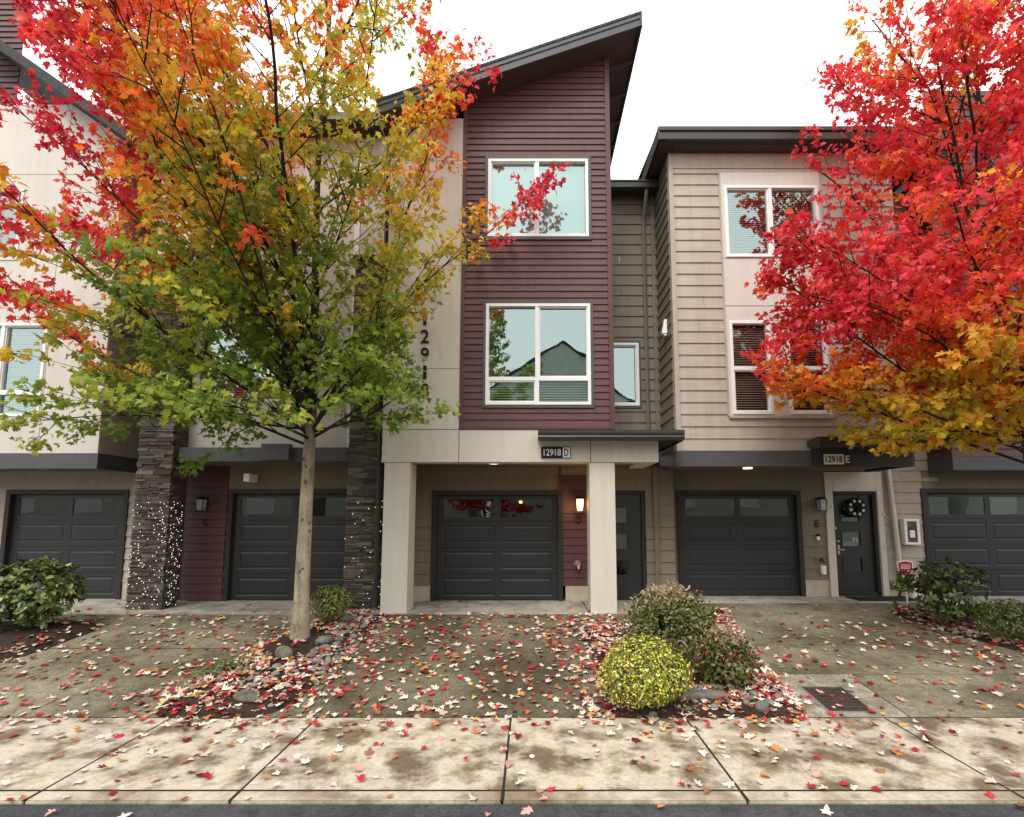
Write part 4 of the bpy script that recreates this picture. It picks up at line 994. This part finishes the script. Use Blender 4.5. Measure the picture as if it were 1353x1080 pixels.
# ------------------------------------------------------------------ maples
AUT = [(0., (.19, .28, .035)), (.2, (.38, .43, .05)), (.36, (.66, .54, .055)), (.5, (.84, .47, .04)), (.63, (.88, .24, .035)), (.78, (.88, .085, .06)), (1., (.74, .045, .075))]
def maple(label, seed, base, H, fork, prof, ylim, trunk_r, tone, limbs, n_limb=24, lean=(0, 0), leaf_size=.118, name='maple_tree', density=1.0, prof_r=None, tuf=(3, 4, 4)):
    rr = random.Random(seed); rg = np.random.default_rng(seed)
    t = thing(name, label, 'tree', base)
    bx, by, bz = base; tr = MB(); br = MB()
    LP, LN, LD, LC = [], [], [], []
    def inside_env(p):
        r = float(np.interp(p[2], [q[0] for q in prof], [q[1] for q in prof]))
        if prof_r and p[0] > bx: r = float(np.interp(p[2], [q[0] for q in prof_r], [q[1] for q in prof_r]))
        return math.hypot(p[0]-bx, (p[1]-by)*1.2) < r and p[1] < ylim(p[0])
    # trunk
    tp = []; nT = 22
    for k in range(nT+1):
        f = k/nT; z = f*H*.93
        wob = .05*sin(f*9+seed)*f
        tp.append(Vector((bx+lean[0]*f+wob, by+lean[1]*f+.6*wob, bz+z)))
    def trad(f): return trunk_r*(1-.82*f**.8)+(.22*trunk_r*max(0, 1-f*25))
    zf = fork/(H*.93); kf = max(2, int(zf*nT))
    kf += 2
    tr.tube([tp[0]-Vector((0, 0, .12))]+tp[:kf+1], [trad(0)*1.06]+[trad(k/nT) for k in range(kf+1)], 14)
    br.tube(tp[kf:], [trad(k/nT)*(.97 if k > kf else 1.) for k in range(kf, nT+1)], 8)
    def at_trunk(z):
        f = max(0, min(.999, (z)/(H*.93)))*nT; k = int(f); return tp[k].lerp(tp[k+1], f-k)
    def leaves(p, d, cval, n, spread):
        for _ in range(n):
            q = p+Vector((rr.gauss(0, spread), rr.gauss(0, spread), rr.gauss(0, spread*.8)-.02))
            if q.y > ylim(q.x)+.15: continue
            LP.append(q[:]); nv = Vector((rr.gauss(0, .75), rr.gauss(-.25, .75), rr.uniform(.0, 1.1))); LN.append(nv[:])
            dd = Vector((d.x*.7+rr.gauss(0, .5), d.y*.7+rr.gauss(0, .5), d.z*.2-.35+rr.gauss(0, .35))); LD.append(dd[:]); LC.append(cval+rr.gauss(0, .055))
    def walk(p, d, L, r0, bend, up, step=.22, n=6, store=True, stop=True):
        pts = [p.copy()]; L0 = L; rads = [r0]
        while L > 0:
            d = (d+Vector((rr.gauss(0, bend), rr.gauss(0, bend), rr.gauss(0, bend)+up))).normalized()
            p = p+d*min(step, L); L -= step
            if stop and not inside_env(p): break
            pts.append(p.copy()); rads.append(max(.0035, r0*(1-.85*(1-L/L0))))
        if len(pts) > 1: br.tube(pts, rads, n, True)
        return pts
    def twig(p, d, L, cval):
        pts = walk(p, d, L, .006, .10, -.01, .10, 3, stop=False)
        for i, q in enumerate(pts[1:]):
            leaves(q, d, cval, rr.choice(tuf), .065)
        leaves(pts[-1], d, cval, 5, .055)
    for k in range(n_limb):
        f = (k+.5)/n_limb
        if k < len(limbs): az, el, zz, L, up = limbs[k]; az = math.radians(az); el = math.radians(el); zz += fork
        else:
            f2 = (k-len(limbs)+.5)/(n_limb-len(limbs)); zz = fork+.5+(H*.86-fork-.5)*(f2**1.1); el = math.radians(26+34*f2+rr.uniform(-7, 7)); az = k*2.39996+seed*1.3; L = 6.0*(1-.45*f2); up = .010
        d = Vector((cos(az)*cos(el), sin(az)*cos(el), sin(el))); p = at_trunk(zz)
        if d.y > .25 and k >= len(limbs): d.y *= .45; d.normalize()
        cl = rr.gauss(0, .09)
        pts = walk(p, d, L, max(.018, trunk_r*(.36 if el > .95 else .21)*(1-.4*f)), .045, up, .25, 6)
        n = len(pts)
        for i in range(2, n):
            q = pts[i]; dd = (pts[i]-pts[i-1]).normalized(); fi = i/n
            if rr.random() < .95:
                side = rr.choice((-1, 1)) if i % 3 == 0 else (1 if i % 2 else -1)
                ax = dd.cross(Vector((0, 0, 1))).normalized()
                d2 = (dd*.75+ax*side*rr.uniform(.5, .9)+Vector((0, 0, rr.uniform(-.25, .4)))).normalized()
                L2 = rr.uniform(.7, 1.7)*(1-.5*fi)+.25
                cc = cl+rr.gauss(0, .07)
                pp = walk(q, d2, L2, .013*(1-.4*fi), .07, .01, .16, 4)
                for j in range(1, len(pp)):
                    cv = tone(pp[j], cc)
                    if rr.random() < .80*density: 
                        e = (pp[j]-pp[j-1]).normalized()
                        s3 = 1 if j % 2 else -1
                        d3 = (e*.6+e.cross(Vector((0, 0, 1)))*s3*rr.uniform(.4, 1.)+Vector((rr.gauss(0, .2), rr.gauss(0, .2), rr.gauss(0, .3)))).normalized()
                        twig(pp[j], d3, rr.uniform(.18, .42), cv)
                    leaves(pp[j], d2, cv, 2, .07)
                if len(pp) > 1: twig(pp[-1], (pp[-1]-pp[-2]).normalized(), .28, tone(pp[-1], cc+.04))
        if n > 1: twig(pts[-1], (pts[-1]-pts[-2]).normalized(), .4, tone(pts[-1], cl+.06))
    T_ = tr.build('trunk', M['bark'], t, smoothed=True)
    for k in range(11):
        z = rr.uniform(.5, fork-.1); a = rr.uniform(-2.9, -.25); f = z/(H*.93); c_ = at_trunk(z); R_ = trad(f)*.93; w = rr.uniform(.014, .03)
        m = MB(); q = c_+Vector((cos(a)*R_, sin(a)*R_, 0))
        tx, ty = -sin(a), cos(a); n_ = 10
        ring = []
        for sc_, o_ in ((1., .0), (.75, .012), (.35, .004)):
            ring.append([(q.x+tx*w*sc_*cos(j*2*pi/n_)+cos(a)*o_, q.y+ty*w*sc_*cos(j*2*pi/n_)+sin(a)*o_, q.z+w*1.25*sc_*sin(j*2*pi/n_)) for j in range(n_)])
        for A_, B_ in zip(ring, ring[1:]):
            for j in range(n_): m.quad(A_[j], A_[(j+1) % n_], B_[(j+1) % n_], B_[j])
        m.poly(ring[-1]); m.build('knot', M['branch'], T_, smoothed=True); br.build('branches', M['branch'], t, smoothed=True)
    N = len(LP); c = blend(AUT, np.clip(np.array(LC), 0, 1)); c *= rg.uniform(.72, 1.22, (N, 1))
    leaf_mesh('crown', M['leaf'], LP, LN, None, leaf_size*rg.uniform(.5, 1.3, N), c, t, fold=rg.uniform(-.3, .7, N), curl=rg.uniform(-.8, .3, N), ydir=np.array(LD))
    print(name, 'leaves', N)
    return t
tb = G(396, 853); tb = (tb[0], tb[1], bed_z(tb[0], tb[1])-.02)
zlo = tb[2]
def tone_left(p, c):
    # green low and inside, orange above, red on the outer and upper shoots
    z = (p[2]-2.4)/8.5; r = math.hypot(p[0]-tb[0], (p[1]-tb[1])*1.1)/4.2
    left = max(0, min(1.3, (tb[0]-1.5-p[0])/2.1)); right = max(0, (p[0]-tb[0]-1.9)/1.6)
    v = .05+.52*smooth(z*1.45-.24)+.08*r+.66*left*smooth(z*2.+.25)+.30*right*smooth(z*2.)+.36*smooth((r-.5)/.45)*smooth((p[2]-3.4)/2.2)+c*1.3
    return v
ymax_l = lambda x: YC-.30 if x > xL-.1 else YPIER-.32
PL = [(1.6, 1.4), (2.2, 3.1), (2.9, 4.2), (4, 4.7), (6, 5.), (8, 5.0), (10, 4.2), (12, 1.2)]
LL = [(178, 26, .1, 7, .004), (232, 30, .25, 6, .004), (2, 27, .2, 7, .006), (318, 34, .3, 6, .004), (272, 44, .4, 6, 0), (195, 8, .35, 3.4, -.012), (335, 6, .3, 3.0, -.012), (262, 4, .2, 2.4, -.014),
      (150, 70, .1, 8, 0), (20, 66, .25, 8, 0), (280, 70, .4, 8, 0), (205, 58, .5, 8, 0), (345, 50, .6, 7, 0), (165, 40, .7, 7, .004), (215, 18, .9, 5, .004), (25, 16, .8, 5, .004), (300, 20, 1., 5, .004), (120, 30, .6, 4, .0), (60, 34, .7, 4, 0), (188, 46, 1.5, 7, .002), (172, 52, 2.4, 6.5, 0), (214, 44, 2.0, 6.5, .002), (183, 60, 1.0, 8, 0), (232, 58, 1.8, 7, 0), (196, 36, 2.9, 6, .004), (205, 62, 3.4, 6, 0), (245, 46, 1.2, 6, 0)]
maple('maple with green low leaves turning orange and red above, pale trunk left of centre', 5, tb, 11.5, 2.75, PL, ymax_l, .118, tone_left, LL, 41, (.02, -.1), leaf_size=.094, tuf=(2, 3, 4), density=.62, prof_r=[(1.7, 1), (2.3, 1.9), (2.9, 2.3), (3.4, 1.9), (3.9, 1.4), (5.0, 1.4), (5.9, 2.7), (7.6, 3.9), (9.3, 2.7), (12, .5)])
rb_ = G(1398, 868); rb_ = (rb_[0], rb_[1], bed_z(rb_[0], rb_[1])-.02)
def tone_right(p, c):
    z = (p[2]-2.3)/8.; r = math.hypot(p[0]-rb_[0], p[1]-rb_[1])/4.6
    return .38+.42*smooth((p[2]-3.1)/1.9)+.16*r*r+c*1.15
PR = [(2.2, .8), (2.6, 1.6), (3.2, 2.95), (4.2, 3.75), (6, 3.5), (8, 3.0), (10, 1.9), (11.6, .5)]
LR = [(180, 14, .1, 7, .004), (215, 16, .2, 7, .002), (160, 22, .3, 6, .004), (240, 20, .35, 6, .002), (195, 5, .5, 5, -.004), (172, 32, .5, 7, .004), (225, 34, .6, 7, .004), (270, 15, .3, 5, 0), (300, 25, .4, 5, 0), (205, 24, .8, 7, .006), (185, 46, .7, 8, 0), (240, 50, .6, 8, 0), (0, 40, .5, 5, 0), (330, 40, .7, 5, 0),
      (200, 68, .3, 8, 0), (150, 70, .4, 8, 0), (165, 10, 1.1, 6, .004), (222, 9, 1.3, 6, .004), (185, 18, 1.6, 6, .005), (205, 60, 1., 8, 0)]
maple('bright red maple at the right edge with yellow lowest leaves', 8, rb_, 11., 2.6, PR, lambda x: YE-.75, .10, tone_right, LR, 36, (-.4, 0), leaf_size=.096, tuf=(3, 3, 4), density=.74)

# ------------------------------------------------------------------ fallen leaves
FALL = [((.80, .62, .54), 20), ((.84, .74, .56), 22), ((.70, .36, .30), 14), ((.50, .03, .04), 19), ((.22, .014, .02), 11), ((.56, .22, .07), 8), ((.66, .50, .14), 5), ((.34, .16, .08), 8)]
fc = np.array([c for c, _ in FALL]); fw = np.array([w for _, w in FALL], float); fw /= fw.sum()
def density(x, y):
    inb = None
    for i, (loop, md, sp) in enumerate(BEDS):
        if inside((x, y), loop): inb = i; d = edge_d((x, y), loop)
    if inb is not None:
        if inb == 0:
            m = math.hypot(x-tb[0]-.1, y-tb[1]+.25)
            return (25 if m < .45 else 420 if x < tb[0] else 300)
        if inb == 1: return 400 if d < .5 else 110
        if inb == 2: return 120 if d < .35 else 30
        return 330 if d < .5 else 90
    dm = min(edge_d((x, y), b[0]) for b in BEDS[:2])
    near_b = math.exp(-dm/.28)
    if y < STREET: return 3.5
    if y < WALK_N:
        e = math.exp(-(WALK_N-y)/.25)
        return 12+75*e*(1 if -4.6 < x < 3.2 else .35)+90*near_b
    if y > APR_D: return 9*math.exp(-(y-APR_D)/.5)+1.0
    if x < -2.6: return 38+150*near_b
    if x < 1.4: return 62+170*near_b
    return 20+90*math.exp(-max(0, edge_d((x, y), BEDS[3][0]))/.4)
pos, nr = [], []
x0, x1, y0, y1 = -8.5, 8.8, 3.6, 10.9; MAXD = 420.
area = (x1-x0)*(y1-y0)
rf = random.Random(21)
for _ in range(int(area*MAXD)):
    x, y = rf.uniform(x0, x1), rf.uniform(y0, y1)
    if rf.random() < .3*0+density(x, y)/MAXD*(.55+.9*rf.random()):
        pos.append((x, y, bed_z(x, y)+.010+rf.random()*.012)); sl_ = .0 if y < WALK_N or y > APR_D else .13
        nr.append((rf.gauss(0, .16), -sl_+rf.gauss(0, .16), 1))
N = len(pos); rg = np.random.default_rng(5)
ci = rg.choice(len(fc), N, p=fw); cc = fc[ci]*rg.uniform(.62, 1.1, (N, 1))
o = leaf_mesh('fallen_leaves', M['dry_leaf'], pos, nr, rg.uniform(0, 2*pi, N), rg.uniform(.05, .105, N), cc, None, fold=rg.uniform(-.3, .75, N), curl=rg.uniform(-.4, .6, N))
tag(o, 'red, pink and cream maple leaves scattered over drives, beds and sidewalk', 'fallen leaves', None, 'stuff')
print('fallen', N)

# ------------------------------------------------------------------ shrubs
def shrub(name, label, u, v, w_px, h_px, n, lsz, cols, weights, seed, tmpl=(OX, OF), dense=.35, yscale=.9, lumps=6, core=None, top=None, flat=False, up=.3, stems=7, clumps=0, per=26, spray='', clump_r=1.):
    x, y, _ = G(u, v); z0 = bed_z(x, y)-.02
    sc = ray(u, v)[1]*0+y/FPX
    rx = w_px*sc/2; hz = h_px*sc; ry = rx*yscale
    y = y+ry*.3; z0 = bed_z(x, y)-.02
    t = thing(name, label, 'shrub', (x, y, z0)); rg = np.random.default_rng(seed); rr = random.Random(seed)
    lump = [(Vector((rr.gauss(0, 1), rr.gauss(0, 1), rr.gauss(.2, .8))).normalized(), rr.uniform(-.22, .22)) for _ in range(lumps)]
    pts, nrs, cl, yds = [], [], [], []
    nc = clumps
    for _ in range(nc):
        d = Vector((rr.gauss(0, 1), rr.gauss(0, 1), rr.gauss(.25, 1))); d.normalize()
        k = 1.
        for q, a in lump: k += a*max(0, d.dot(q))**3
        r = k*(1-abs(rr.gauss(0, dense)))
        c0 = Vector((x+d.x*rx*r, y+d.y*ry*r, z0+hz*.5+d.z*hz*.5*r))
        if c0.z < z0+.04 or r < .2: continue
        ax = (Vector((d.x*rx, d.y*ry, d.z*hz*.5)).normalized()+Vector((rr.gauss(0, .3), rr.gauss(0, .3), up+rr.gauss(0, .2)))).normalized()
        e1 = ax.cross(Vector((.3, .9, .1))).normalized(); e2 = ax.cross(e1); tone_k = rr.uniform(.7, 1.25)
        if spray == 'whorl':
            m_ = rr.randint(7, 11)
            for j in range(m_):
                b = j*2*pi/m_*1.62+rr.random()*.4; out = e1*cos(b)+e2*sin(b); tilt = rr.uniform(-.1, .75)
                yv = out*cos(tilt)+ax*sin(tilt); pts.append((c0+yv*lsz*.35)[:]); nrs.append((ax*cos(tilt)-out*sin(tilt))[:]); yds.append(yv[:]); cl.append(((c0.z-z0)/hz, tone_k))
        else:
            Ls = rr.uniform(.10, .22)*clump_r
            for j in range(per):
                f = rr.random(); sp_ = .25+.6*f; q = c0+ax*(Ls*(f*1.6-.6))+(e1*rr.gauss(0, 1)+e2*rr.gauss(0, 1))*Ls*.42*(1.2-.7*f)
                if q.z < z0+.02: continue
                pts.append(q[:]); nrs.append((ax.x*.3+rr.gauss(0, .6), ax.y*.3-.1+rr.gauss(0, .6), .5+rr.gauss(0, .5))); yds.append((ax+e1*rr.gauss(0, .8)+e2*rr.gauss(0, .8))[:]); cl.append(((q.z-z0)/hz, tone_k))
    while len(pts) < n and not nc:
        d = Vector((rr.gauss(0, 1), rr.gauss(0, 1), rr.gauss(.15, 1)))
        d.normalize()
        k = 1.
        for q, a in lump: k += a*max(0, d.dot(q))**3
        r = k*(1-abs(rr.gauss(0, dense)))
        if r < .15: continue
        p = (x+d.x*rx*r, y+d.y*ry*r, z0+hz*.5+d.z*hz*.5*r*(1.0 if d.z > 0 else .9))
        if p[2] < z0+.03: continue
        pts.append(p); nrs.append((d.x+rr.gauss(0, .5), d.y+rr.gauss(0, .5), d.z+up+rr.gauss(0, .5)))
        hh = (p[2]-z0)/hz
        cl.append((hh, 1.))
    n = len(pts); idx = rg.choice(len(cols), n, p=np.array(weights)/sum(weights)); c = np.array(cols)[idx]*rg.uniform(.7, 1.25, (n, 1))*np.array([b for _, b in cl])[:, None]
    if top is not None:
        hh = np.array([a for a, _ in cl])+rg.normal(0, .10, n); k = (hh > .98)[:, None]; c = np.where(k, np.array(top)[None]*rg.uniform(.7, 1.2, (n, 1)), c)
    yd = np.array(nrs)*.3+rg.normal(0, .8, (n, 3)); yd[:, 2] += up
    if yds: yd = np.array(yds)
    leaf_mesh('foliage', M['shrub_leaf'], pts, nrs, None, lsz*rg.uniform(.65, 1.3, n), c, t, tmpl=tmpl, fold=rg.uniform(0, .5, n), curl=rg.uniform(-.5, .1, n), ydir=yd)
    m = MB()
    for k in range(stems):
        a = k*2*pi/stems+rr.random(); e = rr.uniform(.3, .75)
        m.tube([(x+cos(a)*.03, y+sin(a)*.03, z0-.03), (x+cos(a)*rx*e*.45, y+sin(a)*ry*e*.45, z0+hz*.4), (x+cos(a)*rx*e, y+sin(a)*ry*e, z0+hz*.8)], [.014, .010, .004], 5)
        for j in range(3):
            b = a+rr.uniform(-.9, .9); m.tube([(x+cos(a)*rx*e*.45, y+sin(a)*ry*e*.45, z0+hz*.4), (x+cos(b)*rx*.8*e, y+sin(b)*ry*.8*e, z0+hz*rr.uniform(.55, .9))], [.007, .003], 4)
    m.build('stems', M['branch'], t)
    return t
GR = [(.05, .085, .016), (.085, .13, .025), (.16, .20, .05), (.03, .05, .012)]
NAN = [(.07, .10, .025), (.13, .16, .04), (.22, .22, .06), (.26, .17, .12), (.12, .05, .03)]
shrub('rhododendron', 'large glossy green rhododendron in the bed at left edge', 22, 845, 112, 84, 0, .115, GR+[(.36, .38, .14)], [3, 4, 3, 2, 2], 1, up=.7, lumps=9, dense=.22, clumps=260, spray='whorl')
shrub('boxwood_shrub', 'small green boxwood behind the pale maple trunk', 433, 838, 54, 50, 1900, .042, [(.06, .09, .015), (.12, .16, .02), (.22, .24, .03), (.30, .25, .04)], [3, 4, 3, 1], 2, lumps=7, dense=.25)
shrub('golden_shrub', 'round clipped yellow-green shrub in the centre bed', 858, 947, 116, 80, 7800, .036, [(.90, .82, .20), (.62, .58, .06), (.20, .24, .025), (.05, .075, .012)], [4, 5, 6, 6], 3, lumps=14, dense=.20, yscale=1., stems=5)
shrub('nandina_shrub', 'large feathery nandina with pinkish tips above the yellow shrub', 886, 884, 100, 80, 0, .060, NAN, [3, 5, 4, .8, 1], 4, lumps=10, dense=.25, top=(.34, .25, .14), up=.7, clumps=230, per=30)
shrub('nandina_shrub', 'small upright nandina with red tinges at the right of the centre bed', 962, 920, 62, 62, 0, .056, NAN+[(.34, .04, .04)], [5, 4, 2, .8, 1, 1], 5, lumps=10, dense=.25, top=(.32, .23, .14), up=.7, clumps=120, per=26)
shrub('rhododendron', 'open-branched green rhododendron beside the red alarm sign', 1264, 838, 118, 90, 0, .105, GR, [4, 4, 3, 2], 6, up=.6, lumps=12, dense=.30, stems=12, clumps=150, spray='whorl')
shrub('boxwood_shrub', 'low green boxwood at right edge with red leaves on top', 1348, 856, 84, 54, 2300, .046, [(.05, .08, .015), (.09, .13, .02), (.16, .19, .03)], [3, 4, 2], 7, lumps=7, dense=.22)
# ground cover creeping through the leaves of the left bed
rr = random.Random(9); pts, nrs = [], []
gx, gy, gz = G(292, 897)
for k in range(420):
    x, y = gx+rr.gauss(0, .22)+.0, gy+rr.gauss(0, .14); pts.append((x, y, bed_z(x, y)+rr.uniform(.02, .13))); nrs.append((rr.gauss(0, .6), rr.gauss(-.3, .6), 1))
rg = np.random.default_rng(2)
o = leaf_mesh('ground_cover', M['shrub_leaf'], pts, nrs, rg.uniform(0, 6.28, 420), rg.uniform(.03, .06, 420), np.array(GR)[rg.integers(0, 4, 420)], tmpl=(OX, OF))
tag(o, 'low green creeping plants among the leaves by the left maple', 'ground cover', None, 'stuff')

# ------------------------------------------------------------------ rocks
def rock_mesh(seed, sub=2):
    import bmesh
    bm = bmesh.new(); bmesh.ops.create_icosphere(bm, subdivisions=sub, radius=1)
    rr = random.Random(seed); ax = [(Vector((rr.gauss(0, 1), rr.gauss(0, 1), rr.gauss(0, 1))).normalized(), rr.uniform(.7, .95)) for _ in range(7)]
    for v in bm.verts:
        for a, lim in ax:
            d = v.co.dot(a)
            if d > lim: v.co -= a*(d-lim)*.8
        v.co *= 1+.05*rr.gauss(0, 1)*.5
    me = bpy.data.meshes.new('river_rock'); bm.to_mesh(me); bm.free()
    me.polygons.foreach_set('use_smooth', [True]*len(me.polygons)); return me
RM = [rock_mesh(i) for i in range(6)]
for m_ in RM: m_.materials.append(M['rock'])
def rock(x, y, s, label, group, rr, flat=.6, me=None, zoff=.25):
    o = bpy.data.objects.new('river_rock', me or rr.choice(RM)); COL.objects.link(o)
    o.scale = (s*rr.uniform(.8, 1.3), s*rr.uniform(.7, 1.1), s*flat); o.rotation_euler = (rr.gauss(0, .15), rr.gauss(0, .15), rr.uniform(0, 6.28))
    o.location = (x, y, bed_z(x, y)+s*flat*zoff)
    return tag(o, label, 'rock', group)
rr = random.Random(31)
def scatter(poly, n, smin, smax, label, group):
    loop = [G(u, v)[:2] for u, v in poly]; xs = [p[0] for p in loop]; ys = [p[1] for p in loop]; k = 0; placed = []
    for _ in range(n*30):
        x, y = rr.uniform(min(xs), max(xs)), rr.uniform(min(ys), max(ys))
        if not inside((x, y), loop): continue
        s = rr.uniform(smin, smax)
        if any(math.hypot(x-a, y-b) < (s+c)*.8 for a, b, c in placed): continue
        placed.append((x, y, s)); rock(x, y, s, label, group, rr); k += 1
        if k >= n: break
scatter([(405, 880), (430, 848), (470, 822), (498, 816), (494, 828), (462, 852), (440, 880), (415, 905)], 62, .035, .075, 'small grey river rock right of the pale maple trunk', 'river rocks right of the maple trunk')
scatter([(215, 945), (262, 908), (330, 890), (400, 895), (380, 925), (352, 945)], 30, .03, .065, 'small grey river rock under leaves in front of the maple', 'river rocks in front of the maple')
scatter([(855, 948), (860, 940), (930, 912), (1005, 880), (1055, 940), (1000, 948)], 48, .03, .065, 'small grey river rock in the centre bed by the sidewalk', 'river rocks in the centre bed')
scatter([(1215, 832), (1240, 826), (1320, 850), (1300, 848)], 14, .03, .06, 'small grey river rock under the right rhododendron', 'river rocks in the right bed')
bm_ = [rock_mesh(40+i, 3) for i in range(4)]
for m_ in bm_: m_.materials.append(M['boulder'])
for (u, v, s, fl, lab, i) in ((924, 892, .30, .8, 'rounded grey boulder between the yellow shrub and the small nandina', 0), (1009, 947, .085, .75, 'egg-shaped grey rock on the sidewalk edge near the grate', 1), (322, 938, .125, .45, 'flat greenish rock at the front of the left bed', 2),
                            (372, 882, .13, .6, 'pale grey rock just below the maple trunk', 3), (455, 834, .13, .6, 'grey rock beside the small boxwood', 0), (426, 862, .12, .6, 'grey rounded rock right of the maple trunk base', 1)):
    x, y, z = G(u, v); rock(x, y+s*.4, s, lab, None, rr, fl, bm_[i], .45)
# flat stepping stone in the centre bed
x, y, z = G(930, 935); s = MB(); s.box(x-.42, x+.28, y-.02, y+.34, h(x, y)+.02, bed_z(x, y+.1)+.035); tag(s.build('paving_stone', M['boulder'], None, bevel=.015), 'dark flat paving stone in the centre bed near the sidewalk', 'paving stone')

# ================================================================== across the street (seen in the windows)
sage = paint('sage_siding', (.50, .56, .48), .7, .1, 2, .2)
for (ox, oz, wd, lab) in ((2.0, 1.7, 5., 'gabled house straight across the street, seen reflected in the windows'), (-9.5, -2.4, 5., 'lower gabled house across the street to the left, only in reflections'), (13.5, -2.4, 5., 'lower gabled house across the street to the right, only in reflections'), (-21, -2.8, 5., 'gabled house across the street far to the left, only in reflections'), (25, -2.8, 5., 'gabled house across the street far to the right, only in reflections'), (-33, -2.8, 5.5, 'outermost gabled house across the street to the left, only in reflections'), (37, -2.8, 5.5, 'outermost gabled house across the street to the right, only in reflections')):
    s0 = thing('gabled_house', lab, 'house', (ox, -15, 0)); x0, x1, xm = ox-wd, ox+wd, ox
    s = MB(); s.box(x0, x1, -24, -15, -3.6, 8.2+oz); s.poly([(x0, -15, 8.2+oz), (x1, -15, 8.2+oz), (xm, -15, 11.4+oz)]); s.build('wall', sage, s0)
    s = MB(); s.hexa([(x0-.5, -24.4, 7.9+oz), (xm, -24.4, 11.5+oz), (xm, -14.85, 11.5+oz), (x0-.5, -14.85, 7.9+oz), (x0-.5, -24.4, 8.1+oz), (xm, -24.4, 11.75+oz), (xm, -14.85, 11.62+oz), (x0-.5, -14.85, 8.0+oz)])
    s.hexa([(xm, -24.4, 11.5+oz), (x1+.5, -24.4, 7.9+oz), (x1+.5, -14.85, 7.9+oz), (xm, -14.85, 11.5+oz), (xm, -24.4, 11.75+oz), (x1+.5, -24.4, 8.1+oz), (x1+.5, -14.85, 8.0+oz), (xm, -14.85, 11.62+oz)]); s.build('roof', M['roof'], s0)
    for a in (x0+1.4, x0+6):
        for z in (1.2, 4.6):
            s = MB(); s.box(a, a+2, -14.96, -14.99, z+oz, z+1.5+oz); s.build('window', M['white'], s0)
maple('red maple across the street, seen reflected in the windows', 14, (-2.8, -8.5, ZS), 12.5, 2.2, [(1.6, 2), (3, 4.2), (7, 4.3), (11, 2.6), (13, .5)], lambda x: 99, .13, lambda p, c: (.15 if p[2] > 6 else .85)+c*.5, [(a*45, 12+7*(a%3), .1*a, 6, .004) for a in range(8)], 22, density=.7)

# ================================================================== light, sky, camera
W = bpy.data.worlds.new('World'); SC.world = W; W.use_nodes = True; nt = W.node_tree; nt.nodes.clear()
EL, AZ = math.radians(52), math.radians(205)
sky = nt.nodes.new('ShaderNodeTexSky'); sky.sky_type = 'NISHITA'; sky.sun_disc = False; sky.sun_elevation = EL; sky.sun_rotation = AZ; sky.air_density = 1.; sky.dust_density = 4.; sky.ozone_density = 1.
hs = nt.nodes.new('ShaderNodeHueSaturation'); hs.inputs['Saturation'].default_value = .12
lk(nt, sky.outputs[0], hs.inputs['Color'])
mx = nt.nodes.new('ShaderNodeMix'); mx.data_type = 'RGBA'; mx.inputs[0].default_value = .78; lk(nt, hs.outputs[0], mx.inputs[6]); mx.inputs[7].default_value = (9.2, 9.3, 9.2, 1)
bg = nt.nodes.new('ShaderNodeBackground'); bg.inputs['Strength'].default_value = .12; out = nt.nodes.new('ShaderNodeOutputWorld')
lk(nt, mx.outputs[2], bg.inputs['Color']); lk(nt, bg.outputs[0], out.inputs['Surface'])
sl = bpy.data.lights.new('sun', 'SUN'); sl.energy = 1.0; sl.angle = math.radians(25); sl.color = (1, .96, .90)
so = bpy.data.objects.new('sun', sl); COL.objects.link(so)
az = math.radians(-110)          # from behind the camera, a little to the left
dirv = Vector((cos(az)*cos(EL), sin(az)*cos(EL), sin(EL)))     # towards the sun
so.rotation_euler = dirv.to_track_quat('Z', 'Y').to_euler(); so.location = dirv*30
sky.sun_rotation = math.atan2(dirv.x, dirv.y)

cam = bpy.data.cameras.new('camera'); co = bpy.data.objects.new('camera', cam); COL.objects.link(co)
co.location = (0, 0, ZE); co.rotation_euler = (pi/2+PITCH, 0, 0)
cam.sensor_width = 36; cam.lens = FPX/1353*36; cam.shift_x = -(VX-676.5)/1353; cam.shift_y = (V0-540)/1353
cam.clip_start = .05; cam.clip_end = 900; SC.camera = co
SC.view_settings.view_transform = 'Standard'; SC.view_settings.look = 'None'; SC.view_settings.gamma = 1; SC.view_settings.exposure = 1.0
SC.cycles.max_bounces = 8; SC.cycles.transparent_max_bounces = 12
